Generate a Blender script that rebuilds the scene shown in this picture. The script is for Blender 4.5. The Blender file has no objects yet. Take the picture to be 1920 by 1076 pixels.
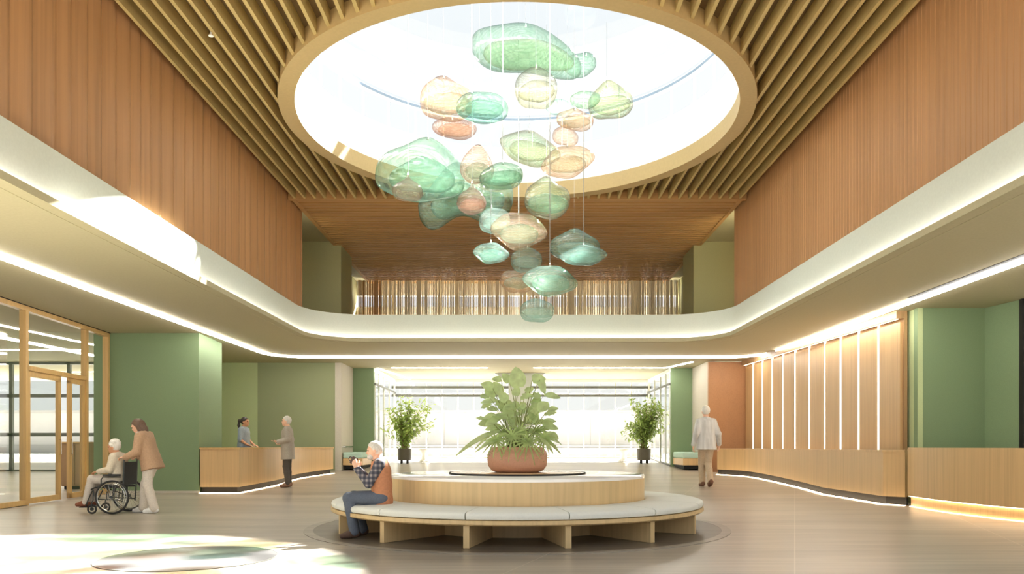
import bpy, bmesh, math, random
import numpy as np
from mathutils import Vector, Matrix
random.seed(11)
SC = bpy.context.scene
COL = SC.collection
PI = math.pi
F, CX, CY, H = 1425.0, 970.0, 836.0, 1.12      # focal length in px, vanishing point, eye height

def at(px, py, Y):
    """a point of the place seen at (px, py) lying Y metres from the eye"""
    return Vector(((px - CX) / F * Y, Y, H + (CY - py) / F * Y))

def zf(y):
    """height of the floor: flat hall, then a gentle 1:20 ramp to the garden windows"""
    return max(0.0, 0.05 * (y - 17.5)) if y < 30.5 else 0.65

# ------------------------------------------------------------------ materials
def lin(c):
    return tuple(((v / 255) / 12.92 if v / 255 <= 0.04045 else ((v / 255 + 0.055) / 1.055) ** 2.4) for v in c) + (1.0,)

def newmat(name):
    m = bpy.data.materials.new(name); m.use_nodes = True
    nt = m.node_tree; b = nt.nodes['Principled BSDF']
    return m, nt, b

def noise_node(nt, scale, vec=(1, 1, 1), detail=4, coord='Object', distort=0.0):
    tc = nt.nodes.new('ShaderNodeTexCoord'); mp = nt.nodes.new('ShaderNodeMapping')
    mp.inputs['Scale'].default_value = vec
    n = nt.nodes.new('ShaderNodeTexNoise'); n.inputs['Scale'].default_value = scale
    n.inputs['Detail'].default_value = detail; n.inputs['Distortion'].default_value = distort
    nt.links.new(tc.outputs[coord], mp.inputs[0]); nt.links.new(mp.outputs[0], n.inputs['Vector'])
    return n

def ramp(nt, src, stops):
    r = nt.nodes.new('ShaderNodeValToRGB'); e = r.color_ramp.elements
    while len(e) < len(stops): e.new(0.5)
    for i, (p, c) in enumerate(stops): e[i].position = p; e[i].color = c
    nt.links.new(src, r.inputs[0]); return r

def plain(name, rgb, rough=0.5, var=0.06, scale=8, vec=(1, 1, 1), bump=0.0, metal=0.0, spec=0.5, detail=4):
    """a surface colour with a little procedural variation"""
    m, nt, b = newmat(name)
    c = lin(rgb); lo = tuple(max(0, v * (1 - var)) for v in c[:3]) + (1,); hi = tuple(min(1, v * (1 + var)) for v in c[:3]) + (1,)
    n = noise_node(nt, scale, vec, detail)
    r = ramp(nt, n.outputs[0], [(0.3, lo), (0.7, hi)])
    nt.links.new(r.outputs[0], b.inputs['Base Color'])
    b.inputs['Roughness'].default_value = rough; b.inputs['Metallic'].default_value = metal
    b.inputs['Specular IOR Level'].default_value = spec
    if bump:
        bp = nt.nodes.new('ShaderNodeBump'); bp.inputs['Strength'].default_value = bump; bp.inputs['Distance'].default_value = 0.01
        nt.links.new(n.outputs[0], bp.inputs['Height']); nt.links.new(bp.outputs[0], b.inputs['Normal'])
    return m

def wood(name, rgb, dark=0.72, scale=1.0, vec=(22, 22, 0.7), rough=0.42, spec=0.4):
    """straight grained veneer, grain along the axis with the small scale"""
    m, nt, b = newmat(name); c = lin(rgb)
    lo = tuple(v * dark for v in c[:3]) + (1,); hi = tuple(min(1, v * (2 - dark) * 0.95) for v in c[:3]) + (1,)
    n = noise_node(nt, scale, vec, 8, distort=0.3)
    n2 = noise_node(nt, scale * 0.12, vec, 2)
    mx = nt.nodes.new('ShaderNodeMath'); mx.operation = 'MULTIPLY_ADD'; mx.inputs[1].default_value = 0.65
    nt.links.new(n.outputs[0], mx.inputs[0])
    m3 = nt.nodes.new('ShaderNodeMath'); m3.operation = 'MULTIPLY'; m3.inputs[1].default_value = 0.35
    nt.links.new(n2.outputs[0], m3.inputs[0]); nt.links.new(m3.outputs[0], mx.inputs[2])
    r = ramp(nt, mx.outputs[0], [(0.3, lo), (0.5, c), (0.72, hi)])
    nt.links.new(r.outputs[0], b.inputs['Base Color'])
    b.inputs['Roughness'].default_value = rough; b.inputs['Specular IOR Level'].default_value = spec
    bp = nt.nodes.new('ShaderNodeBump'); bp.inputs['Strength'].default_value = 0.08; bp.inputs['Distance'].default_value = 0.004
    nt.links.new(n.outputs[0], bp.inputs['Height']); nt.links.new(bp.outputs[0], b.inputs['Normal'])
    return m

def lamp_mat(name, rgb, strength):
    m, nt, b = newmat(name)
    b.inputs['Base Color'].default_value = (0.9, 0.9, 0.9, 1)
    b.inputs['Emission Color'].default_value = lin(rgb); b.inputs['Emission Strength'].default_value = strength; m.cycles.emission_sampling = 'FRONT_BACK'
    return m

def pane_mat(name, tint=(0.97, 0.985, 0.98, 1), refl=0.05):
    """thin clear glazing: mostly lets light through, mirrors a little, more at grazing angles"""
    m, nt, b = newmat(name); nt.nodes.remove(b); out = nt.nodes['Material Output']
    t = nt.nodes.new('ShaderNodeBsdfTransparent'); t.inputs[0].default_value = tint
    g = nt.nodes.new('ShaderNodeBsdfGlossy'); g.inputs['Roughness'].default_value = 0.02; g.inputs[0].default_value = (1, 1, 1, 1)
    fr = nt.nodes.new('ShaderNodeLayerWeight'); fr.inputs[0].default_value = 0.5
    pw = nt.nodes.new('ShaderNodeMath'); pw.operation = 'POWER'; pw.inputs[1].default_value = 4.0
    nt.links.new(fr.outputs['Facing'], pw.inputs[0])
    mu = nt.nodes.new('ShaderNodeMath'); mu.operation = 'MULTIPLY_ADD'; mu.inputs[1].default_value = 0.5; mu.inputs[2].default_value = refl
    mu.use_clamp = True
    nt.links.new(pw.outputs[0], mu.inputs[0])
    mx = nt.nodes.new('ShaderNodeMixShader')
    nt.links.new(mu.outputs[0], mx.inputs[0]); nt.links.new(t.outputs[0], mx.inputs[1]); nt.links.new(g.outputs[0], mx.inputs[2])
    nt.links.new(mx.outputs[0], out.inputs[0]); return m

# ------------------------------------------------------------------ mesh builder
class MB:
    def __init__(s): s.v = []; s.f = []
    def add(s, vs, fs):
        o = len(s.v); s.v += [tuple(p) for p in vs]; s.f += [tuple(i + o for i in f) for f in fs]; return s
    def box(s, x0, x1, y0, y1, z0, z1):
        if x0 > x1: x0, x1 = x1, x0
        if y0 > y1: y0, y1 = y1, y0
        if z0 > z1: z0, z1 = z1, z0
        return s.add([(x0,y0,z0),(x1,y0,z0),(x1,y1,z0),(x0,y1,z0),(x0,y0,z1),(x1,y0,z1),(x1,y1,z1),(x0,y1,z1)],
                     [(3,2,1,0),(4,5,6,7),(0,1,5,4),(1,2,6,5),(2,3,7,6),(3,0,4,7)])
    def bar(s, a, b, w, h, up=(0, 0, 1)):
        """rectangular bar from a to b, w across, h along up"""
        a = Vector(a); b = Vector(b); d = (b - a).normalized(); u = Vector(up)
        sd = d.cross(u)
        if sd.length < 1e-4: sd = d.cross(Vector((1, 0, 0)))
        sd.normalize(); u = sd.cross(d)
        vs = []
        for p in (a, b):
            for i, j in ((-1,-1),(1,-1),(1,1),(-1,1)): vs.append(p + sd * (i * w / 2) + u * (j * h / 2))
        return s.add(vs, [(0,1,2,3),(7,6,5,4),(4,5,1,0),(5,6,2,1),(6,7,3,2),(7,4,0,3)])
    def tube(s, pts, r, n=8, closed=False, cap=True):
        pts = [Vector(p) for p in pts]; k = len(pts); rs = r if isinstance(r, (list, tuple)) else [r] * k
        prev = None; vs = []; fs = []
        for i, p in enumerate(pts):
            if closed: d = pts[(i + 1) % k] - pts[i - 1]
            else: d = pts[min(i + 1, k - 1)] - pts[max(i - 1, 0)]
            d.normalize()
            if prev is None:
                t = Vector((0, 0, 1)) if abs(d.z) < 0.9 else Vector((1, 0, 0))
                u = d.cross(t).normalized()
            else:
                u = (prev - d * prev.dot(d)); u = u.normalized() if u.length > 1e-6 else d.orthogonal().normalized()
            prev = u; w = d.cross(u)
            for j in range(n):
                a = 2 * PI * j / n; vs.append(p + (u * math.cos(a) + w * math.sin(a)) * rs[i])
        m = k if closed else k - 1
        for i in range(m):
            i2 = (i + 1) % k
            for j in range(n):
                j2 = (j + 1) % n; fs.append((i*n+j, i2*n+j, i2*n+j2, i*n+j2)[::-1])
        if cap and not closed: fs.append(tuple(range(n))); fs.append(tuple((k-1)*n + j for j in range(n))[::-1])
        return s.add(vs, fs)
    def lathe(s, prof, c=(0, 0, 0), n=48, a0=0.0, a1=2 * PI, closed_prof=False):
        """revolve (r, z) points round a vertical axis; partial sweeps get end caps"""
        full = abs(a1 - a0 - 2 * PI) < 1e-6; cols = n if full else n + 1
        k = len(prof); vs = []; fs = []
        for i in range(cols):
            a = a0 + (a1 - a0) * i / n
            for r, z in prof: vs.append((c[0] + r * math.cos(a), c[1] + r * math.sin(a), c[2] + z))
        kk = k if closed_prof else k - 1
        for i in range(n):
            i2 = (i + 1) % cols
            for j in range(kk):
                j2 = (j + 1) % k; fs.append((i*k+j, i2*k+j, i2*k+j2, i*k+j2))
        if not full and closed_prof:
            fs.append(tuple(range(k))); fs.append(tuple((cols-1)*k + j for j in range(k))[::-1])
        return s.add(vs, fs)
    def ribbon(s, path, o0, o1, z0, z1, closed=False):
        """wall-like solid along a plan path between sideways offsets o0 and o1 (left of travel +) and heights z0, z1"""
        A = offset(path, o0, closed); B = offset(path, o1, closed); k = len(path)
        g0 = z0 if callable(z0) else (lambda x, y: z0); g1 = z1 if callable(z1) else (lambda x, y: z1)
        vs = []
        for i in range(k):
            for (x, y), g in ((A[i], g0), (B[i], g0), (B[i], g1), (A[i], g1)): vs.append((x, y, g(x, y)))
        fs = []; m = k if closed else k - 1
        for i in range(m):
            i2 = (i + 1) % k
            for j in range(4): fs.append((i*4+j, i2*4+j, i2*4+(j+1)%4, i*4+(j+1)%4))
        if not closed: fs.append((3,2,1,0)); fs.append(tuple((k-1)*4+j for j in range(4)))
        return s.add(vs, fs)
    def bridge(s, A, B, z0, z1):
        """flat slab between two plan paths of equal length"""
        k = len(A); vs = []
        for i in range(k):
            for (x, y), z in ((A[i], z0), (B[i], z0), (B[i], z1), (A[i], z1)): vs.append((x, y, z))
        fs = []
        for i in range(k - 1):
            for j in range(4): fs.append((i*4+j, i*4+4+j, i*4+4+(j+1)%4, i*4+(j+1)%4))
        fs.append((3,2,1,0)); fs.append(tuple((k-1)*4+j for j in range(4)))
        return s.add(vs, fs)
    def ball(s, c, r, nu=16, nv=10, M=None):
        c = Vector(c); r = r if isinstance(r, (tuple, list)) else (r, r, r); vs = []; fs = []
        for i in range(nv + 1):
            t = PI * i / nv
            for j in range(nu):
                a = 2 * PI * j / nu
                p = Vector((r[0]*math.sin(t)*math.cos(a), r[1]*math.sin(t)*math.sin(a), r[2]*math.cos(t)))
                if M: p = M @ p
                vs.append(c + p)
        for i in range(nv):
            for j in range(nu):
                j2 = (j + 1) % nu; fs.append((i*nu+j, (i+1)*nu+j, (i+1)*nu+j2, i*nu+j2))
        return s.add(vs, fs)
    def build(s, name, mat, parent=None, smooth=35, fix=True, bevel=0, loc=None):
        me = bpy.data.meshes.new(name); me.from_pydata([tuple(p) for p in s.v], [], s.f); me.update()
        if fix:
            bm = bmesh.new(); bm.from_mesh(me)
            bmesh.ops.remove_doubles(bm, verts=bm.verts, dist=1e-5)
            bmesh.ops.recalc_face_normals(bm, faces=bm.faces); bm.to_mesh(me); bm.free()
        if smooth:
            me.shade_smooth(); me.set_sharp_from_angle(angle=math.radians(smooth))
        me.materials.append(mat)
        o = bpy.data.objects.new(name, me); COL.objects.link(o)
        if parent: o.parent = parent
        if loc is not None: o.location = loc
        if bevel:
            b = o.modifiers.new('bevel', 'BEVEL'); b.width = bevel; b.segments = 2; b.limit_method = 'ANGLE'
        return o

def offset(path, o, closed=False):
    k = len(path); out = []
    for i in range(k):
        p = Vector(path[i][:2])
        q0 = Vector(path[i-1][:2]) if (i > 0 or closed) else None
        q1 = Vector(path[(i+1) % k][:2]) if (i < k - 1 or closed) else None
        ns = []
        if q0 is not None: d = (p - q0).normalized(); ns.append(Vector((-d.y, d.x)))
        if q1 is not None: d = (q1 - p).normalized(); ns.append(Vector((-d.y, d.x)))
        if len(ns) == 2:
            n = (ns[0] + ns[1]).normalized(); sc = 1 / max(0.35, n.dot(ns[0]))
        else: n = ns[0]; sc = 1
        q = p + n * (o * sc); out.append((q.x, q.y))
    return out

def U(xw, yf, r, y0=4.5, ns=6, na=14, nc=8):
    """plan of a U: up the left side, round the far corners, down the right side"""
    pts = [(-xw, y0 + (yf - r - y0) * i / ns) for i in range(ns)]
    for i in range(na + 1):
        a = PI - PI / 2 * i / na; pts.append((-xw + r + r * math.cos(a), yf - r + r * math.sin(a)))
    pts += [(-xw + r + 2 * (xw - r) * i / nc, yf) for i in range(1, nc)]
    for i in range(na + 1):
        a = PI / 2 - PI / 2 * i / na; pts.append((xw - r + r * math.cos(a), yf - r + r * math.sin(a)))
    pts += [(xw, yf - r - (yf - r - y0) * i / ns) for i in range(1, ns + 1)]
    return pts

def crom(pts, n=8):
    """smooth curve through plan points"""
    P = [Vector(p) for p in pts]; P = [P[0] * 2 - P[1]] + P + [P[-1] * 2 - P[-2]]; out = []
    for i in range(1, len(P) - 2):
        for j in range(n):
            t = j / n; a, b, c, d = P[i-1], P[i], P[i+1], P[i+2]
            out.append(tuple(0.5 * ((2*b) + (c-a)*t + (2*a-5*b+4*c-d)*t*t + (3*b-a-3*c+d)*t**3)))
    out.append(tuple(P[-2])); return out

def tag(o, label=None, cat=None, group=None, kind=None):
    if label: o['label'] = label
    if cat: o['category'] = cat
    if group: o['group'] = group
    if kind: o['kind'] = kind
    return o
def struct(o): o['kind'] = 'structure'; return o
def empty(name, loc=(0, 0, 0), rz=0.0, label=None, cat=None, group=None, sc=1.0):
    o = bpy.data.objects.new(name, None); COL.objects.link(o); o.location = loc; o.rotation_euler = (0, 0, rz); o.scale = (sc, sc, sc)
    o.empty_display_size = 0.2
    return tag(o, label, cat, group)
# ------------------------------------------------------------------ palette
M_soffit = plain('olive plaster', (184, 177, 146), 0.8, 0.04, 30)
M_band = plain('off white plaster', (208, 215, 206), 0.7, 0.03, 30)
M_green = plain('sage green wall', (124, 146, 110), 0.75, 0.05, 60, bump=0.05)
M_lgreen = plain('light sage wall', (184, 198, 150), 0.75, 0.04, 60)
M_dgreen = plain('moss green wall', (148, 156, 120), 0.8, 0.06, 90, bump=0.05)
M_ggreen = plain('khaki gallery wall', (164, 162, 122), 0.8, 0.05, 60)
M_backing = plain('dark brown ceiling board', (120, 98, 64), 0.8, 0.05, 20)
M_grey = plain('pale woven wallcovering', (196, 190, 176), 0.85, 0.14, 160, (1, 1, 0.4), bump=0.1)
M_slat = wood('ceiling oak', (190, 168, 112), 0.85, 1.0, (14, 0.5, 14), 0.5)
M_slatx = wood('ceiling oak crosswise', (184, 142, 92), 0.8, 1.0, (0.5, 14, 14), 0.5)
M_oakwall = wood('orange cedar battens', (184, 140, 98), 0.8, 1.0, (16, 16, 0.4), 0.45)
M_oakpanel = wood('warm oak panel', (192, 158, 112), 0.82, 1.0, (24, 24, 0.5), 0.4)
M_orange = wood('orange wood panel', (170, 124, 86), 0.88, 1.0, (40, 40, 20), 0.5)
M_counter = wood('pale oak counter', (206, 172, 124), 0.84, 1.0, (26, 26, 0.6), 0.35)
M_bench = wood('light oak', (214, 186, 138), 0.84, 1.0, (20, 20, 0.7), 0.35)
M_frame = wood('honey oak frame', (206, 170, 112), 0.85, 1.0, (14, 14, 0.8), 0.35)
M_ring = plain('bronze gold paint', (188, 164, 116), 0.55, 0.04, 20)
M_dark = plain('black recess', (22, 20, 18), 0.7, 0.1, 20)
M_white = plain('white paint', (240, 241, 240), 0.6, 0.02, 20)
M_whitemetal = plain('white metal', (236, 238, 236), 0.4, 0.02, 20)
M_blueframe = plain('blue grey metal', (150, 168, 190), 0.4, 0.04, 20)
M_darkframe = plain('dark grey metal', (96, 98, 92), 0.4, 0.05, 20)
M_steel = plain('brushed steel', (200, 200, 196), 0.25, 0.05, 40, metal=1.0)
M_pane = pane_mat('clear glazing')
M_led = lamp_mat('warm white light line', (255, 248, 240), 11.0)
M_cove = lamp_mat('cove light', (255, 244, 234), 4.5)
M_warm = lamp_mat('amber cove light', (255, 222, 176), 3.6)
M_strip = lamp_mat('panel light', (255, 236, 206), 1.6)
M_floorled = lamp_mat('floor glow', (255, 226, 186), 3.5)

def floor_mat(name, rgb, rough=0.3):
    m, nt, b = newmat(name); c = lin(rgb)
    n = noise_node(nt, 1.0, (0.6, 16, 1), 8, distort=0.2); n2 = noise_node(nt, 0.5, (0.35, 2.2, 1), 3)
    a = nt.nodes.new('ShaderNodeMath'); a.operation = 'ADD'
    nt.links.new(n.outputs[0], a.inputs[0]); nt.links.new(n2.outputs[0], a.inputs[1])
    r = ramp(nt, a.outputs[0], [(0.0, lin((0, 0, 0))), (1.0, lin((255, 255, 255)))])
    e = r.color_ramp.elements
    e[0].position = 0.35; e[0].color = tuple(v * 0.62 for v in c[:3]) + (1,)
    e[1].position = 0.68; e[1].color = tuple(min(1, v * 1.25) for v in c[:3]) + (1,)
    h = nt.nodes.new('ShaderNodeMath'); h.operation = 'MULTIPLY'; h.inputs[1].default_value = 0.5
    nt.links.new(a.outputs[0], h.inputs[0]); nt.links.new(h.outputs[0], r.inputs[0])
    # thin joints between the large boards
    tc = nt.nodes.new('ShaderNodeTexCoord'); mp = nt.nodes.new('ShaderNodeMapping'); mp.inputs['Rotation'].default_value = (0, 0, 0.35)
    br = nt.nodes.new('ShaderNodeTexBrick'); br.offset = 0; br.inputs['Scale'].default_value = 1.0
    br.inputs['Mortar Size'].default_value = 0.006; br.inputs['Brick Width'].default_value = 2.4; br.inputs['Row Height'].default_value = 60
    nt.links.new(tc.outputs['Object'], mp.inputs[0]); nt.links.new(mp.outputs[0], br.inputs['Vector'])
    mx = nt.nodes.new('ShaderNodeMix'); mx.data_type = 'RGBA'
    mx.inputs['B'].default_value = tuple(min(1, v * 1.5) for v in c[:3]) + (1,)
    mf = nt.nodes.new('ShaderNodeMath'); mf.operation = 'MULTIPLY'; mf.inputs[1].default_value = 0.6
    nt.links.new(br.outputs['Fac'], mf.inputs[0]); nt.links.new(mf.outputs[0], mx.inputs['Factor'])
    nt.links.new(r.outputs[0], mx.inputs['A']); nt.links.new(mx.outputs['Result'], b.inputs['Base Color'])
    b.inputs['Roughness'].default_value = rough; b.inputs['Specular IOR Level'].default_value = 0.5
    bp = nt.nodes.new('ShaderNodeBump'); bp.inputs['Strength'].default_value = 0.12; bp.inputs['Distance'].default_value = 0.004
    nt.links.new(n.outputs[0], bp.inputs['Height']); nt.links.new(bp.outputs[0], b.inputs['Normal'])
    return m
M_floor = floor_mat('wood look floor', (172, 162, 148), 0.3)
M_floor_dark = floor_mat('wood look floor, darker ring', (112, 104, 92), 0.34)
M_floor_edge = floor_mat('grey floor border', (160, 152, 140), 0.34)
M_disc = plain('grey floor disc', (66, 65, 64), 0.5, 0.12, 3, (1, 4, 1), detail=6)

Z_S, Z_B0, Z_B1, Z_C = 3.77, 3.84, 4.48, 6.89      # soffit, band bottom, band top, slat ceiling
W, YF, YE = 5.25, 19.46, 17.72

# ------------------------------------------------------------------ floor (flat hall, ramp, garden lounge)
mb = MB(); ys = [-14, 8, 17.5, 30.5, 31.0]
for x0, x1 in ((-24, 14),):
    vs = []; fs = []
    for y in ys: vs += [(x0, y, zf(y)), (x1, y, zf(y))]
    for y in ys: vs += [(x0, y, zf(y) - 0.3), (x1, y, zf(y) - 0.3)]
    k = len(ys)
    for i in range(k - 1):
        fs.append((2*i, 2*i+1, 2*i+3, 2*i+2)); fs.append((2*k+2*i+2, 2*k+2*i+3, 2*k+2*i+1, 2*k+2*i))
        fs.append((2*i, 2*i+2, 2*k+2*i+2, 2*k+2*i)); fs.append((2*i+3, 2*i+1, 2*k+2*i+1, 2*k+2*i+3))
    fs.append((0, 2*k, 2*k+1, 1)); fs.append((2*k-2, 2*k-1, 4*k-1, 4*k-2))
    mb.add(vs, fs)
struct(mb.build('floor', M_floor, smooth=0))
BX, BY = 0.0, 10.7
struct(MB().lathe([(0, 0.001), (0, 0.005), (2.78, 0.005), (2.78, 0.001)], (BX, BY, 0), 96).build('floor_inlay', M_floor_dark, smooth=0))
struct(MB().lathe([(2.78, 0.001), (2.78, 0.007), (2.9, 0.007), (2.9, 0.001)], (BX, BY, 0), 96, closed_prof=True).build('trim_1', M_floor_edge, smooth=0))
struct(MB().lathe([(0, 0.001), (0, 0.006), (0.84, 0.006), (0.84, 0.001)], (-3.28, 7.6, 0), 64).build('floor_inlay', M_disc, smooth=0))
struct(MB().lathe([(0.84, 0.001), (0.84, 0.008), (0.855, 0.008), (0.855, 0.001)], (-3.28, 7.6, 0), 64, closed_prof=True).build('trim_2', M_darkframe, smooth=0))

# ------------------------------------------------------------------ gallery band, soffit and its light lines
path = U(W, YF, 1.45)
struct(MB().ribbon(path, 0.0, 0.12, Z_B0, Z_B1).build('wall_gallery_band', M_band, smooth=40))
mb = MB().ribbon(path, -0.12, 0.14, Z_S + 0.005, Z_B0)            # ledge with a small lip
mb.ribbon(path, -0.12, -0.10, Z_B0, Z_B0 + 0.025)
struct(mb.build('trim_3', M_soffit, smooth=40))
t = MB().ribbon(path, -0.085, -0.035, Z_B0 + 0.001, Z_B0 + 0.012).build('cove_light', M_cove, smooth=0)
tag(t, 'warm white cove light line glowing along the foot of the white gallery band', 'light')
inner = U(W + 0.06, YF + 0.06, 1.50); s0 = U(7.12, 22.4, 1.05); s1 = U(7.22, 22.5, 1.1); outer = U(22.5, 31.0, 0.6)
struct(MB().bridge(inner, s0, Z_S, Z_S + 0.16).build('ceiling_soffit', M_soffit, smooth=0))
struct(MB().bridge(s1, outer, Z_S, Z_S + 0.16).build('ceiling_soffit', M_soffit, smooth=0))
struct(MB().bridge(s0, s1, Z_S + 0.06, Z_S + 0.16).build('ceiling_slot', M_dark, smooth=0))
t = MB().bridge(s0, s1, Z_S - 0.048, Z_S + 0.03).build('ceiling_light_line', M_led, smooth=0)
tag(t, 'long warm white light line set in the olive soffit around the hall', 'light')
# dark gap beside the line on the right
struct(MB().box(6.98, 7.115, 4.5, 13.6, Z_S - 0.004, Z_S + 0.05).build('trim_4', M_dark, smooth=0))

# ------------------------------------------------------------------ upper walls of the hall
def profile_wall(name, mat, x, sgn, ya, yb, pitch, depth, kind):
    mb = MB(); y = ya; pr = []
    rnd = random.Random(5)
    while y < yb - 1e-3:
        p = min(pitch * (rnd.uniform(0.75, 1.25) if kind == 'wave' else 1), yb - y)
        if kind == 'wave':
            for k in range(7):
                t = k / 7; pr.append((y + p * t, depth * (0.15 + 0.85 * math.sin(PI * min(1, t * 1.15) * 0.5) * (1 - 0.75 * max(0, (t - 0.75) / 0.25)))))
        else:
            pr += [(y, 0), (y + p * 0.08, depth), (y + p * 0.92, depth)]
        y += p
    pr.append((yb, 0)); vs = []; fs = []
    for (yy, d) in pr: vs += [(x - sgn * d, yy, Z_B1 - 0.25), (x - sgn * d, yy, Z_C + 0.2), (x + sgn * 0.15, yy, Z_C + 0.2), (x + sgn * 0.15, yy, Z_B1 - 0.25)]
    for i in range(len(pr) - 1):
        for j in range(4): fs.append((i*4+j, i*4+4+j, i*4+4+(j+1)%4, i*4+(j+1)%4))
    fs.append((0,1,2,3)); fs.append(tuple((len(pr)-1)*4 + j for j in (3,2,1,0)))
    return struct(mb.add(vs, fs).build(name, mat, smooth=25))
profile_wall('wall_left_upper', M_oakwall, -(W + 0.135), -1, 4.5, 18.85, 0.36, 0.05, 'wave')
profile_wall('wall_right_upper', M_oakwall, W + 0.135, 1, 4.5, 18.85, 0.11, 0.006, 'flute')

# gallery room beyond the band
def wallbox(name, mat, *b): return struct(MB().box(*b).build(name, mat, smooth=0))
for s, nm in ((-1, 'left'), (1, 'right')):
    wallbox('wall_%s_gallery' % nm, M_ggreen, s * 5.08, s * 6.6, 21.9, 23.3, 4.0, 7.05)
    wallbox('wall_%s_gallery' % nm, M_ggreen, s * 6.3, s * 6.6, 18.85, 21.9, 4.0, 7.05)
    wallbox('wall_%s_gallery' % nm, M_ggreen, s * 5.75, s * 6.0, 23.3, 27.4, 4.0, 7.05)
wallbox('ceiling_gallery_edge', M_soffit, -6.6, 6.6, 17.8, 27.4, Z_C + 0.12, Z_C + 0.3)
wallbox('floor_gallery', M_soffit, -6.6, 6.6, 19.7, 27.4, 3.95, 4.05)
wallbox('wall_back_gallery', M_white, -6.0, 6.0, 27.2, 27.4, 4.0, 6.1)
wallbox('wall_back_gallery', M_white, -6.0, 6.0, 27.2, 27.4, 6.5, 7.1)
# ------------------------------------------------------------------ slatted ceiling with the round skylight
SY, RI, RO = 13.62, 3.83, 4.10
mb = MB(); n = 96; vs = []; fs = []                                # backing panel with a round hole
for i in range(n):
    a = 2 * PI * i / n; c, s_ = math.cos(a), math.sin(a)
    vs.append((RO * 0.985 * c, SY + RO * 0.985 * s_, 7.16))
    tx = 5.4 / abs(c) if abs(c) > 1e-6 else 1e9
    ty = ((YE + 0.08 + 0.0 - SY) if s_ > 0 else (SY - 4.5)) / abs(s_) if abs(s_) > 1e-6 else 1e9
    t_ = min(tx, ty); vs.append((t_ * c, SY + t_ * s_, 7.16))
for i in range(n):
    j = (i + 1) % n; fs.append((2*i, 2*i+1, 2*j+1, 2*j))
o = mb.add(vs, fs).build('ceiling', M_backing, smooth=0, fix=True)
sm = o.modifiers.new('thick', 'SOLIDIFY'); sm.thickness = 0.12; sm.offset = 0
struct(o)
mb = MB(); pitch = 0.2365; nS = 44
for i in range(nS + 1):
    x = -W + 0.06 + i * (2 * W - 0.12) / nS; w = 0.026
    if abs(x) < RO - 0.04:
        hy = math.sqrt((RO - 0.03) ** 2 - x * x)
        mb.box(x - w, x + w, 4.5, SY - hy, Z_C, 7.1)
        if SY + hy < YE - 0.03: mb.box(x - w, x + w, SY + hy, YE, Z_C, 7.1)
    else: mb.box(x - w, x + w, 4.5, YE, Z_C, 7.1)
struct(mb.build('ceiling_slats', M_slat, smooth=0))
mb = MB(); y = 17.9
while y < 27.1:
    mb.box(-5.2, 5.2, y, y + 0.13, Z_C + 0.01, Z_C + 0.12); y += 0.215
struct(mb.build('ceiling_slats', M_slatx, smooth=0))
mb = MB().box(-W - 0.1, W + 0.1, YE, YE + 0.14, Z_C - 0.015, 7.1)
for s in (-1, 1): mb.box(s * 5.2, s * 5.3, YE + 0.14, 27.0, Z_C - 0.0, Z_C + 0.12)
struct(mb.build('trim_5', M_slatx, smooth=0))
# skylight
ring = MB().lathe([(RI, Z_C - 0.05), (RO, Z_C - 0.05), (RO, 7.16), (RI, 7.16)], (0, SY, 0), 128, closed_prof=True).build('trim_6', M_ring)
struct(ring)
sk = empty('window_1', (0, SY, 7.0)); struct(sk)
D = MB().lathe([(RI + 0.02, 0.0), (RI + 0.02, 0.98), (RI + 0.2, 0.98), (RI + 0.2, 0.0)], n=128, closed_prof=True).build('drum', M_white, sk)
fr = MB(); fr.lathe([(RI + 0.04, 1.6), (RI + 0.04, 1.66), (RI + 0.16, 1.66), (RI + 0.16, 1.6)], n=128, closed_prof=True)
fr.build('frame', M_blueframe, sk)
fr = MB()
for i in range(36):
    a = 2 * PI * (i + 0.5) / 36
    fr.bar(((RI + 0.1) * math.cos(a), (RI + 0.1) * math.sin(a), 0.98), ((RI + 0.1) * math.cos(a), (RI + 0.1) * math.sin(a), 1.6), 0.02, 0.05, (math.cos(a), math.sin(a), 0))
fr.build('mullions', M_whitemetal, sk)
MB().lathe([(RI + 0.09, 0.98), (RI + 0.09, 1.6)], n=128).build('pane', M_pane, sk)
MB().lathe([(0.001, 1.68), (RI + 0.1, 1.665)], n=96).build('pane', M_pane, sk)
# ------------------------------------------------------------------ ground floor walls, left
def wall_path(name, mat, pts, th, z0, z1, smooth=0):
    """thin wall along plan points, thickness to the left of travel"""
    return struct(MB().ribbon(pts, 0, th, z0, z1).build(name, mat, smooth=smooth))
wall_path('wall_left_front', M_green, [(-9.95, 17.85), (-7.48, 17.85), (-7.62, 19.6)], 0.14, 0.0, Z_S)
wall_path('baseboard_left', M_grey, [(-9.58, 17.838), (-7.46, 17.838)], 0.012, 0.0, 0.07)
wall_path('wall_left_recess', M_lgreen, [(-9.8, 19.5), (-9.8, 24.2), (-8.27, 24.2)], 0.14, 0.05, Z_S)
wall_path('wall_left_reception', M_dgreen, [(-8.27, 24.2), (-5.62, 24.2)], 0.14, 0.25, Z_S)
wallbox('wall_left_pier', M_grey, -5.8, -5.6, 24.18, 25.9, 0.2, Z_S)
wall_path('wall_left_nook', M_green, [(-5.8, 25.92), (-4.9, 25.92)], 0.16, 0.3, Z_S)
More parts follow.
